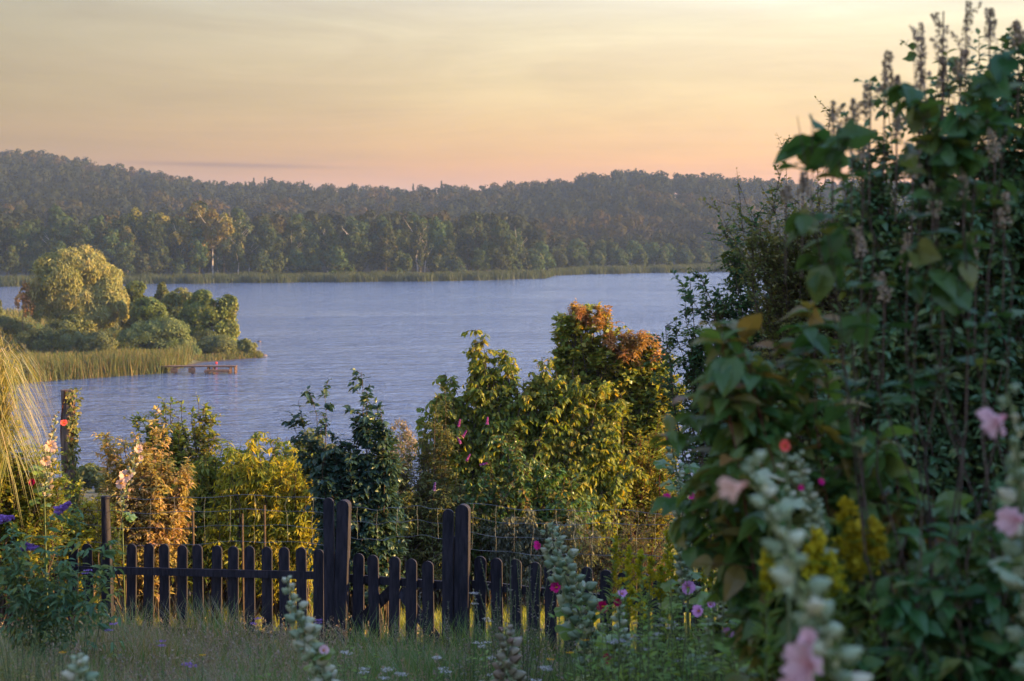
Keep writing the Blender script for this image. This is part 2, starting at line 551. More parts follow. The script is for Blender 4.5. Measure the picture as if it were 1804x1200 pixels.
# ------------------------------------------------------------------ ground, water
def ground_mat():
    m = bpy.data.materials.new('ground_soil_and_turf')
    m.use_nodes = True
    t = NT(m.node_tree)
    g = t.n('ShaderNodeNewGeometry')
    sp = t.n('ShaderNodeSeparateXYZ')
    t.l(g.outputs['Position'], sp.inputs[0])
    n1 = t.noise(g.outputs['Position'], 0.6, 5, 0.6)
    n2 = t.noise(g.outputs['Position'], 14, 3, 0.6)
    turf = t.ramp(n1, [(0.35, (0.035, 0.05, 0.018, 1)), (0.6, (0.08, 0.085, 0.03, 1))])
    turf = t.mix(t.m('MULTIPLY', n2, 0.5), turf, (0.06, 0.045, 0.03, 1))
    wood = t.ramp(n1, [(0.4, (0.015, 0.02, 0.01, 1)), (0.65, (0.035, 0.035, 0.018, 1))])
    far = t.m('GREATER_THAN', sp.outputs[1], 400)
    c = t.mix(far, turf, wood)
    wet = t.m('LESS_THAN', sp.outputs[2], 0.12)
    c = t.mix(wet, c, (0.03, 0.025, 0.018, 1))
    bs = t.n('ShaderNodeBsdfPrincipled')
    t.l(c, bs.inputs['Base Color'])
    bs.inputs['Roughness'].default_value = 0.95
    o = t.n('ShaderNodeOutputMaterial')
    t.l(bs.outputs[0], o.inputs[0])
    return m


gy = np.concatenate([np.linspace(-30, 0, 7), np.linspace(1, 40, 79), np.linspace(41, 130, 70), np.linspace(132, 330, 132),
                     np.linspace(335, 660, 190), np.linspace(668, 1160, 60), np.array([1250, 1400, 1700, 2200, 3000])])
gu = np.linspace(-1, 1, 261)
gu = np.sign(gu) * np.abs(gu) ** 1.15
GX = gu[None, :] * (45 + 0.62 * np.maximum(gy, 0))[:, None]
GY = np.repeat(gy[:, None], len(gu), 1)
GZ = G(GX, GY)
gv = np.stack([GX, GY, GZ], -1).reshape(-1, 3)
a = (np.arange(len(gy) - 1)[:, None] * len(gu) + np.arange(len(gu) - 1)[None]).ravel()
gq = np.stack([a, a + 1, a + len(gu) + 1, a + len(gu)], 1)
tag(link('ground', new_mesh('ground', gv, gq, ground_mat(), smooth=True)), kind='structure')


def water_mat():
    m = bpy.data.materials.new('lake_water')
    m.use_nodes = True
    t = NT(m.node_tree)
    g = t.n('ShaderNodeNewGeometry')
    v1 = t.mapping(g.outputs['Position'], (0.55, 1.0, 1), (0, 0, R(12)))
    v2 = t.mapping(g.outputs['Position'], (0.012, 0.05, 1), (0, 0, R(-8)))
    a1 = t.noise(v1, 1.5, 3, 0.65, 0.6)
    a2 = t.noise(v1, 0.35, 3, 0.6, 0.3)
    pt = t.noise(v2, 1.0, 4, 0.6, 0.8)
    h = t.m('ADD', t.m('MULTIPLY', a1, 0.45), t.m('MULTIPLY', a2, 1.2))
    bp = t.n('ShaderNodeBump')
    bp.inputs['Distance'].default_value = 0.9
    t.l(t.ramp(pt, [(0.34, (0.45,) * 3 + (1,)), (0.60, (0.95,) * 3 + (1,))]), bp.inputs['Strength'])
    t.l(h, bp.inputs['Height'])
    bs = t.n('ShaderNodeBsdfPrincipled')
    bs.inputs['Base Color'].default_value = (0.075, 0.12, 0.21, 1)
    bs.inputs['Roughness'].default_value = 0.10
    bs.inputs['IOR'].default_value = 1.34
    t.l(bp.outputs[0], bs.inputs['Normal'])
    o = t.n('ShaderNodeOutputMaterial')
    t.l(bs.outputs[0], o.inputs[0])
    return m


wv = np.array([(-700, 60, 0), (700, 60, 0), (900, 900, 0), (-900, 900, 0)])
tag(link('water', new_mesh('water', wv, np.array([(0, 1, 2, 3)]), water_mat())), kind='structure')

# ------------------------------------------------------------------ tree crowns made of leaf cards
def crown_cards(rng, lobes, n, size, tpl=CARD, jit=0.55, rough=(0.80, 1.14), droop=0.0, shell=0.25, up=0.25, elong=None):
    lobes = np.asarray(lobes, float)                    # cx cy cz rx ry rz
    wt = lobes[:, 3] * lobes[:, 5]
    li = rng.choice(len(lobes), n, p=wt / wt.sum())
    L = lobes[li]
    K = 26
    sub = unit(rng.normal(size=(len(lobes), K, 3)) + np.array([0, 0, up]))
    sr_ = rng.uniform(rough[0], rough[1], (len(lobes), K))
    ki = rng.integers(K, size=n)
    u = unit(sub[li, ki] + 0.24 * rng.normal(size=(n, 3)))
    r = (1 - shell * rng.random(n) ** 1.6) * sr_[li, ki]
    r *= 1 - 0.9 * (1 - np.clip((u * sub[li, ki]).sum(1), 0, 1))
    p = L[:, :3] + u * L[:, 3:6] * r[:, None]
    nn = unit(u + jit * rng.normal(size=(n, 3)) * 0.7)
    d = unit(rng.normal(size=(n, 3)) + np.array([0, 0, -droop]))
    d = unit(d - (d * nn).sum(1)[:, None] * nn * (0.8 if droop else 1.0))
    s = size * (0.55 + 0.9 * rng.random(n))
    tint = np.clip(0.45 * rng.random(n) + 0.30 * ((li * 0.618) % 1) + 0.25 * ((ki * 0.381 + li * 0.2) % 1), 0, 1)
    return place(tpl, p, d, nn, s, tint)


def tree_lobes(rng, h, r, n, z0=0.3, ex=0.5):
    L = []
    for i in range(n):
        t = (i + 0.5) / n
        z = h * (z0 + (0.92 - z0) * t)
        wr = math.sin(PI * min(0.98, (0.25 + 0.75 * t)) ** 1.1) ** 0.7
        a_ = rng.random() * 2 * PI
        rr = r * wr * rng.uniform(0.25, 0.75)
        s = r * rng.uniform(0.35, 0.58) * (1.0 - 0.25 * t)
        L.append((math.cos(a_) * rr, math.sin(a_) * rr, min(z, h - s), s, s, s * rng.uniform(0.8, 1.15)))
    L.append((0, 0, h * 0.55, r * ex, r * ex, h * 0.33))
    return L


def trunk(rng, h, r, lean=0.0, k=7, limbs=5):
    z = np.linspace(-0.4, h, 6)
    main = np.stack([lean * (z / h) ** 2 + 0.04 * h * np.sin(z * 0.7 + rng.random() * 6) * (z / h), 0.03 * h * np.sin(z * 0.9 + rng.random() * 6) * (z / h), z], 1)
    P1 = [main]
    R1 = [r * (1 - 0.8 * (z + 0.4) / (h + 0.4))]
    for i in range(limbs):
        t = rng.uniform(0.35, 0.8)
        b = np.array([np.interp(t * h, z, main[:, c]) for c in range(3)])
        a_ = rng.random() * 2 * PI
        d = np.array([math.cos(a_), math.sin(a_), rng.uniform(0.6, 1.2)])
        ln = h * rng.uniform(0.18, 0.3)
        q = np.linspace(0, 1, 6)[:, None]
        P1.append(b + d * ln * q + np.array([0, 0, 0.15 * ln]) * q * q)
        R1.append(r * 0.4 * (1 - 0.8 * q[:, 0]))
    return tubes(np.array(P1), np.array(R1), k)


def make_tree(name, label, catg, rng, h, r, nl, ncards, card, mat, tmat, z0=0.3, group=None, tr=None, droop=0.0, tpl=CARD, loc=(0, 0, 0), trunk_h=0.85, ex=0.5):
    t = thing(name, label, catg, loc, group)
    c = crown_cards(rng, tree_lobes(rng, h, r, nl, z0, ex), ncards, card, tpl=tpl, droop=droop)
    link('crown', new_mesh('crown', c[0], c[1], mat, c[2]), t)
    tk = trunk(rng, h * trunk_h, tr or h * 0.013)
    link('trunk', new_mesh('trunk', tk[0], tk[1], tmat, tk[2], smooth=True), t)
    return t


rng = np.random.default_rng(11)
GF = 'trees of the wood along the far shore'
protos = []
for i in range(5):
    protos.append(make_tree('broadleaf_tree', 'rounded dull green broadleaf tree in the wood along the far shore', 'tree', rng, 19, 4.8 + i * 0.4, 13, 4500, 0.5, M['forest'], M['bark'], z0=0.22, group=GF))
golds = []
for i in range(2):
    golds.append(make_tree('broadleaf_tree', 'tree with golden sunlight in its leaf colour', 'tree', rng, 19, 5.2, 13, 4500, 0.5, M['forest_sun_tinted'], M['birch'], z0=0.3, group=GF))
birches = []
for i in range(2):
    birches.append(make_tree('birch_tree', 'slender birch with pale trunk in the far shore wood', 'tree', rng, 19, 3.3, 11, 2000, 0.5, M['forest'], M['birch'], z0=0.35, group='birches of the far shore wood', tr=0.22, droop=0.6))
bushes = []
for i in range(4):
    bushes.append(make_tree('shore_bush', 'low rounded green willow bush at the foot of the far shore wood', 'bush', rng, 8.5, 4.2, 10, 2200, 0.5, M['forest'], M['bark'], z0=0.12, group='low bushes along the far shore', tr=0.12, ex=0.75))
used = set()
WORDS = {'broadleaf_tree': ('trees of the wood along the far shore', 'rounded dull green tree'),
         'birch_tree': ('birches of the far shore wood', 'slender pale trunked birch'),
         'shore_bush': ('low bushes along the far shore', 'low rounded bush')}
REG = [(60, 'left of the willow'), (215, 'above the willow'), (330, 'between willow and bare trunked birch'), (440, 'around the bare trunked birch'), (620, 'above the pier'),
       (780, 'in the middle'), (930, 'before the low scrub'), (1080, 'left part of the scrub'), (1230, 'right part of the scrub'), (9999, 'behind the dark bush')]


def put(pool, x, y, s, label=None, group=None, rz=None):
    i = int(rng.integers(len(pool)))
    z = float(G(x, y)) - 0.3
    o = pool[i]
    rz = rng.random() * 6.28 if rz is None else rz
    kind_, base_ = WORDS[o.name.split('.')[0]]
    pxx = 902 + F * x / y
    off = y - float(yfar(x))
    rowt = 'front row' if off < 19 else 'second row' if off < 31 else 'third row' if off < 43 else 'back row'
    reg = [r_ for lim, r_ in REG if pxx < lim][0]
    if label is None:
        label = base_ + ', ' + rowt + ' of far wood, ' + reg
    if group is None:
        group = kind_
    if id(o) in used:
        o = dup(o, (x, y, z), rz, s, label, group)
    else:
        used.add(id(o))
        o.location = (x, y, z)
        o.rotation_euler = (0, 0, rz)
        o.scale = (s, s, s) if not isinstance(s, tuple) else s
        if label: o['label'] = label
        if group: o['group'] = group
    return o


# named trees that stand out (photo px, top py, distance)
for px, py, Yd, pool, lab in [
    (375, 362, 490, golds, 'gold light tinted birch with a bare white forked trunk, above the lake'),
    (285, 372, 497, golds, 'broad golden lit tree left of the white trunked birch'),
    (240, 362, 505, golds, 'tall amber light tinted tree behind the willow on the peninsula'),
    (100, 358, 512, protos, 'wide dark rounded tree on the far shore above the big willow'),
    (345, 356, 503, golds, 'round crowned tree close behind the white trunked birch'),
    (395, 372, 500, golds, 'amber light tinted tree crowding the right side of the white trunked birch'),
    (225, 395, 488, golds, 'short yellow green lit tree straight above the right edge of the willow'),
    (320, 385, 492, golds, 'amber light tinted tree with spreading crown just left of the white trunked birch'),
    (420, 402, 480, birches, 'small sunlit yellow green birch right of the white trunked birch'),
    (735, 380, 503, birches, 'grey green birch with thin pale stem in the middle of the far wood'),
    (680, 396, 492, protos, 'pale grey green full crowned tree in the middle of the far shore'),
    (885, 385, 515, protos, 'last tall tree of the far wood before the low scrub begins'),
]:
    x = (px - 902) / F * Yd
    ht = CZ + (400 - py) / F * Yd - float(G(x, Yd)) + 0.3
    put(pool, x, Yd, ht / 19, lab, group='standout trees of the far shore')
cnt = 0
for row, (off, h0, h1, stp) in enumerate([(14, 9, 13, 6.0), (24, 12, 17, 6.5), (36, 16, 21, 8.0), (50, 18, 23, 9.0)]):
    px = -60 + row * 3
    while px < 925:
        Yd = float(yfar((px - 902) / F * 480)) + off + rng.uniform(-3, 4)
        x = (px - 902) / F * Yd
        hh = rng.uniform(h0, h1) * np.interp(px, [-60, 60, 160, 400, 500, 930], [0.8, 0.85, 1.0, 1.0, 0.9, 0.88])
        if row == 0 and rng.random() < 0.55:
            put(bushes, x, Yd, rng.uniform(0.7, 1.15))
        elif row < 3 and rng.random() < 0.2:
            put(birches, x, Yd, hh / 19)
        else:
            s = hh / 19
            sw = s * rng.uniform(0.95, 1.2)
            put(protos, x, Yd, (sw, sw, s))
        cnt += 1
        px += stp * F / Yd * rng.uniform(0.75, 1.25)
for row, (off, s0, s1) in enumerate([(10, 0.6, 0.9), (22, 0.8, 1.1), (36, 1.0, 1.3)]):   # low scrub right of the point
    px = 905 + row * 7
    while px < 1500:
        Yd = float(yfar((px - 902) / F * 575)) + off + rng.uniform(-3, 4) + 6
        x = (px - 902) / F * Yd
        put(bushes, x, Yd, rng.uniform(s0, s1))
        cnt += 1
        px += 6.5 * F / Yd * rng.uniform(0.8, 1.3)

# the wooded hillside behind: one mass
def forest_mass():
    bases = []
    for i in range(6):
        rr = np.random.default_rng(50 + i)
        bases.append(crown_cards(rr, tree_lobes(rr, 16, rr.uniform(5.6, 7.6), 9, 0.35, 0.65), 620, 0.95, jit=0.12, rough=(0.9, 1.08)))
    con = []
    for i in range(2):
        rr = np.random.default_rng(80 + i)
        n = 200
        t = rr.random(n)
        a_ = rr.random(n) * 2 * PI
        r = (1 - t) * 2.6 * (0.7 + 0.3 * np.sin(t * 40))
        p = np.stack([np.cos(a_) * r, np.sin(a_) * r, 3 + t * 16], 1)
        con.append(place(CARD, p, rr.normal(size=(n, 3)) + (0, 0, -1), np.stack([np.cos(a_), np.sin(a_), np.full(n, .6)], 1), 1.0, rr.random(n)))
    Vs, Qs, Ts, Ms = [], [], [], []
    o = 0
    y = 535.0
    rr = np.random.default_rng(5)
    while y < 1150:
        st = 10.2 + (y - 535) * 0.003
        x = -(0.33 * y + 10) + rr.random() * st
        while x < 0.33 * y + 10:
            xx, yy = x + rr.uniform(-3, 3), y + rr.uniform(-4, 4)
            x += st
            if yy < float(yfar(xx)) + (58 if xx < 12 else 44):
                continue
            u = xx / yy
            pxx = 902 + F * u
            s = rr.uniform(0.62, 1.2)
            if xx > 12 and yy < 740:
                s *= 0.72
            elif yy < 680:
                s *= 1.1
            isc = (430 < pxx < 930 and yy > 960 and rr.random() < 0.3) or rr.random() < 0.02
            b = con[rr.integers(2)] if isc else bases[rr.integers(6)]
            if isc: s *= rr.uniform(0.75, 0.95)
            an = rr.random() * 6.28
            ca, sa = math.cos(an), math.sin(an)
            v = b[0] * s
            v = np.stack([v[:, 0] * ca - v[:, 1] * sa + xx, v[:, 0] * sa + v[:, 1] * ca + yy, v[:, 2] + float(G(xx, yy)) - 0.4], 1)
            Vs.append(v)
            Qs.append(b[1] + o)
            o += len(v)
            Ts.append(np.clip(b[2] * 0.16 + 0.25 * rr.random() + 0.32 * (1 + math.sin(xx * 0.021 + yy * 0.013) * math.sin(yy * 0.031 - xx * 0.009)) + (0.25 if rr.random() < 0.06 else 0), 0, 1))
            Ms.append(np.full(len(b[1]), 1 if isc else 0))
        y += st * 0.95
    me = new_mesh('hillside_wood', np.concatenate(Vs), np.concatenate(Qs), [M['forest_far'], M['conifer']], np.concatenate(Ts), np.concatenate(Ms))
    tag(link('hillside_wood', me), 'dense dark wood covering the hills behind the lake', 'wood', kind='stuff')


forest_mass()

# reed belts (beyond counting)
def reeds(name, label, pts_fn, n, h, wdt, mat, seed):
    rr = np.random.default_rng(seed)
    x, y = pts_fn(rr, n)
    z = np.maximum(G(x, y), -0.15)
    hh = h * (0.6 + 0.5 * rr.random(n)) * (1 + 0.15 * np.sin(x * 0.45) * np.sin(x * 0.17 + y * 0.3))
    d = np.stack([0.17 * rr.normal(size=n) - 0.06, 0.15 * rr.normal(size=n), np.ones(n)], 1)
    nn = rr.normal(size=(n, 3)) * (1, 1, 0.1)
    tpl = (np.array([(-.5, 0, 0), (.5, 0, 0), (.42, .55, .02), (-.42, .55, .02), (.05, 1, .06), (-.25, .93, .06)]), np.array([(0, 1, 2, 3), (3, 2, 4, 5)]))
    v, q, t = place(tpl, np.stack([x, y, z], 1), d, nn, hh, rr.random(n), wide=wdt / hh)
    tag(link(name, new_mesh(name, v, q, mat, t)), label, 'reeds', kind='stuff')


def farpts(rr, n):
    x = rr.uniform(-185, 190, n)
    return x, yfar(x) - 1 + rr.random(n) ** 0.8 * np.interp(x, [-180, 0, 12, 20, 60], [9, 9, 4, 8, 9])


reeds('far_reed_belt', 'pale green reed belt along the far shore', farpts, 60000, 2.3, 0.13, M['reed_far'], 3)


def penpts(rr, n):
    x = -36.0 - rr.random(n) ** 1.15 * 62
    yf = np.interp(x, [-400, -60, -49.6, -47, -36.5, -35.7, -30], [100, 158, 165, 170, 180, 193, 200])
    return x, yf - 0.8 + rr.random(n) * np.interp(x, [-100, -60, -37, -35], [16, 15, 7, 2])


reeds('reed_bed', 'tall brown and green reed bed along the peninsula shore left of the pier', penpts, 26000, 2.15, 0.06, M['reed'], 4)


def tippts(rr, n):
    x = rr.uniform(-36, -29.6, n)
    yf = np.interp(x, [-36.5, -35.7, -30], [190, 193.5, 200.3])
    return x, yf + rr.random(n) * 2.0


reeds('shore_reeds', 'short orange brown reeds at the tip of the peninsula', tippts, 1200, 0.55, 0.05, M['reed'], 6)

# ------------------------------------------------------------------ peninsula trees
def lobes_px(L, Yd, org, yr=0.8):
    out = []
    for (px, py, rx, ry) in L:
        c = P(px, py, Yd) - org
        out.append((c[0], c[1] + (rng.uniform(-0.4, 0.4) * rx / F * Yd), c[2], rx / F * Yd, rx / F * Yd * yr, ry / F * Yd))
    return out


def blob_tree(name, label, catg, Yd, base_px, L, n, size, mat, tpl=CARD, droop=0.0, tr=0.25, group=None, shell=0.3, tm='bark', jit=0.55, rough=(0.80, 1.14)):
    b = P(base_px, 600, Yd)
    org = np.array((b[0], Yd, float(G(b[0], Yd))))
    t = thing(name, label, catg, org, group)
    lb = lobes_px(L, Yd, org)
    c = crown_cards(rng, lb, n, size, tpl=tpl, droop=droop, shell=shell, jit=jit, rough=rough)
    link('crown', new_mesh('crown', c[0], c[1], M[mat], c[2]), t)
    top = max(l[2] for l in lb)
    tk = trunk(rng, max(top * 0.95, 0.8), tr, limbs=6)
    link('trunk', new_mesh('trunk', tk[0], tk[1], M[tm], tk[2], smooth=True), t)
    return t


WL = (np.array([(-.16, -.5, 0), (.16, -.5, 0), (.10, .5, 0.1), (-.10, .5, 0.1)]), np.array([(0, 1, 2, 3)]))
blob_tree('willow_tree', 'big round pale golden willow towering over the peninsula', 'tree', 216, 140,
          [(110, 490, 50, 44), (150, 472, 40, 38), (180, 505, 42, 44), (90, 515, 40, 40), (140, 530, 62, 50), (188, 535, 40, 42), (208, 540, 24, 30),
           (120, 462, 34, 26), (152, 452, 24, 20), (176, 478, 22, 20), (200, 490, 16, 18), (80, 480, 22, 20), (165, 560, 40, 40), (72, 540, 24, 30), (120, 560, 40, 30), (60, 515, 15, 20)],
          80000, 0.36, 'willow', tpl=WL, droop=1.6, tr=0.45, shell=0.45, jit=0.75, rough=(0.86, 1.12))
blob_tree('willow_bush', 'grey green sallow bush in front of the big willow', 'bush', 200, 95,
          [(95, 590, 36, 28), (70, 600, 30, 24), (125, 600, 30, 24), (145, 612, 24, 18), (50, 600, 24, 22)], 14000, 0.24, 'silver', tpl=WL, tr=0.1, group='sallow bushes on the peninsula')
blob_tree('willow_bush', 'small yellowish sallow bush just left of the dome shaped bush', 'bush', 196, 180,
          [(175, 605, 28, 22), (192, 612, 20, 16), (158, 608, 18, 18)], 7000, 0.24, 'silver', tpl=WL, tr=0.1, group='sallow bushes on the peninsula')
blob_tree('willow_bush', 'large dome shaped sallow bush by the cove near the pier', 'bush', 198, 280,
          [(265, 592, 48, 36), (300, 590, 34, 34), (235, 600, 30, 30), (320, 612, 28, 24), (285, 615, 42, 26), (340, 622, 16, 16)], 24000, 0.24, 'silver', tpl=WL, tr=0.14, group='sallow bushes on the peninsula')
blob_tree('willow_bush', 'yellow green bush under the right side of the big willow', 'bush', 205, 135,
          [(130, 575, 22, 20), (150, 590, 18, 24)], 4500, 0.22, 'alder', tr=0.1, group='sallow bushes on the peninsula')
blob_tree('alder_tree', 'dark green alder close beside the right edge of the willow', 'tree', 228, 240,
          [(238, 512, 20, 18), (228, 535, 20, 24), (245, 540, 18, 24)], 7000, 0.25, 'alder', group='young alders on the peninsula')
blob_tree('alder_tree', 'short bright green alder in the middle of the peninsula', 'tree', 214, 265,
          [(262, 540, 24, 16), (250, 552, 20, 16), (278, 552, 20, 18)], 6000, 0.24, 'alder', group='young alders on the peninsula')
blob_tree('alder_tree', 'narrow pointed alder between the willow and the tip', 'tree', 226, 287,
          [(286, 512, 11, 14), (288, 530, 17, 20), (283, 550, 20, 18)], 4500, 0.24, 'alder', group='young alders on the peninsula')
blob_tree('alder_tree', 'orange tinged young tree with feathery top behind the alders', 'tree', 228, 318,
          [(316, 520, 16, 14), (325, 535, 20, 20), (310, 545, 18, 20)], 4500, 0.24, 'willow', group='young alders on the peninsula')
blob_tree('alder_tree', 'full sunlit alder at the tip of the peninsula', 'tree', 206, 375,
          [(358, 525, 20, 16), (348, 550, 30, 26), (380, 545, 26, 24), (400, 545, 20, 24), (409, 535, 11, 14), (370, 575, 34, 28), (400, 580, 22, 30), (345, 590, 30, 24), (392, 605, 26, 22), (365, 608, 26, 22), (332, 565, 20, 26)],
          26000, 0.25, 'alder', tr=0.16, group='young alders on the peninsula')
blob_tree('alder_tree', 'broad sunlit alder filling the middle of the peninsula crest', 'tree', 218, 320,
          [(305, 540, 26, 24), (335, 535, 24, 22), (325, 565, 36, 28), (290, 565, 26, 24), (250, 565, 26, 20), (225, 560, 20, 26)], 14000, 0.25, 'alder', group='young alders on the peninsula')
blob_tree('willow_bush', 'rounded sallow bush at the waterline below the tip alder', 'bush', 199, 380,
          [(360, 605, 28, 22), (388, 610, 24, 20), (405, 612, 14, 16)], 7000, 0.22, 'silver', tpl=WL, tr=0.1, group='sallow bushes on the peninsula')
blob_tree('willow_bush', 'low thicket of sallow behind the shore shrub at the tip', 'bush', 203, 412,
          [(400, 612, 22, 16), (418, 618, 16, 11), (380, 615, 20, 14)], 5000, 0.22, 'silver', tpl=WL, tr=0.08, group='sallow bushes on the peninsula')
blob_tree('willow_bush', 'broad low scrub behind the reeds at the foot of the big willow', 'bush', 226, 130,
          [(60, 590, 40, 22), (120, 595, 40, 22), (180, 592, 36, 22), (230, 588, 30, 20), (20, 590, 34, 20)], 12000, 0.26, 'silver', tpl=WL, tr=0.08, group='sallow bushes on the peninsula')
blob_tree('willow_bush', 'leafy bush reaching the water between the tip alder and the shore shrub', 'bush', 200.5, 398,
          [(388, 618, 18, 14), (405, 616, 14, 16), (372, 622, 14, 10)], 4500, 0.2, 'alder', tr=0.08, group='sallow bushes on the peninsula')
blob_tree('shore_shrub', 'small dark shrub growing in the water off the tip of the peninsula', 'shrub', 200.6, 432,
          [(424, 614, 18, 15), (440, 614, 13, 13), (434, 604, 9, 8)], 3000, 0.2, 'olive', tr=0.05)
blob_tree('bare_shrub', 'thin reddish shrub with few leaves at the left edge of the willow', 'shrub', 214, 42,
          [(46, 512, 10, 18), (38, 530, 12, 16), (50, 540, 12, 20)], 600, 0.3, 'red_tip', tr=0.06, jit=1)
blob_tree('alder_tree', 'hazy low tree cut by the left photo edge on the peninsula', 'tree', 222, 0,
          [(-20, 560, 36, 26), (15, 570, 26, 18), (-5, 540, 8, 14), (40, 578, 24, 12)], 8000, 0.24, 'olive', group='young alders on the peninsula')

# rocks by the tip
def rock(px, py, Yd, sx_, sy, sz, label):
    rr = np.random.default_rng(int(px))
    v, q = sphere_tpl(12, 8)
    v = (v - (0, 0.5, 0)) * 2
    nz = 1 + 0.18 * np.sin(v[:, 0] * 5 + px) * np.sin(v[:, 1] * 4) + 0.12 * np.sin(v[:, 2] * 7 + 1)
    v = v * nz[:, None]
    v = v[:, [0, 2, 1]] * (sx_, sy, sz)
    c = P(px, py, Yd)
    o = link('rock', new_mesh('rock', v, q, M['rock'], smooth=True), loc=(c[0], Yd, 0.0))
    tag(o, label, 'rock', 'rocks in the water by the peninsula')


rock(373, 633, 199, 0.85, 0.6, 0.55, 'big grey rock in the cove right behind the pier')
rock(360, 636, 197, 0.6, 0.5, 0.3, 'flat dark rock left of the big rock behind the pier')
rock(465, 626, 204, 0.42, 0.4, 0.22, 'small dark rock in open water right of the shore shrub')
rock(457, 602, 229, 0.25, 0.25, 0.16, 'tiny dark rock farther out in open water')
rock(405, 630, 200.3, 1.3, 0.4, 0.16, 'low reddish stone ledge at the waterline of the tip')

# pier
def pier():
    y0 = 179.5
    A = P(262, 656, y0)
    B = P(420, 657, y0 + 1.0)
    z = 0.78
    t = thing('pier', 'wooden bathing pier running out from the reed bed over the lake', 'pier', (A[0], A[1], 0))
    L = B[0] - A[0]
    dv = [box(L * (i + 0.5) / 60, 0.0, z, L / 60 * 0.86, 1.1, 0.05) for i in range(60)]
    m = cat(*dv)
    link('deck', new_mesh('deck', m[0], m[1], M['pier']), t)
    m = cat(box(L / 2, -0.45, z - 0.07, L, 0.06, 0.08), box(L / 2, 0.45, z - 0.07, L, 0.06, 0.08))
    link('beam', new_mesh('beam', m[0], m[1], M['pier']), t)
    for fx in (0.06, 0.3, 0.5, 0.68, 0.74, 0.93, 0.985):
        for s in (-0.4, 0.4):
            v, q, tt = tubes(np.array([[(fx * L, s, -1.5), (fx * L, s, z - 0.04)]]), 0.10, 8)
            link('pile', new_mesh('pile', v, q, M['pier']), t)
    for fx in (0.30, 0.5):
        m = box(fx * L, -0.56, 0.36, 0.75, 0.05, 0.5)
        link('brace', new_mesh('brace', m[0], m[1], M['pier']), t)
    m = cat(*[box(L * 0.80 + 0.0, -1.35 + 0.17 * i, 0.42, 2.6, 0.15, 0.05) for i in range(6)], box(L * 0.8, -1.42, 0.3, 2.7, 0.06, 0.2))
    link('bathing_platform', new_mesh('bathing_platform', m[0], m[1], M['pier']), t)
    for sx_ in (-1.2, 1.2):
        m = box(L * 0.80 + sx_, -1.3, -0.1, 0.1, 0.1, 0.9)
        link('pile', new_mesh('pile', m[0], m[1], M['pier']), t)


pier()
bc = P(381, 641, 192)
v, q = sphere_tpl(10, 8)
o = link('buoy', new_mesh('buoy', (v - (0, .5, 0)) * 0.28, q, M['p_red'], np.full(len(q), 0.4), smooth=True), loc=(bc[0], 192, 0.1))
tag(o, 'small round red buoy floating between the pier and the big rock', 'buoy')

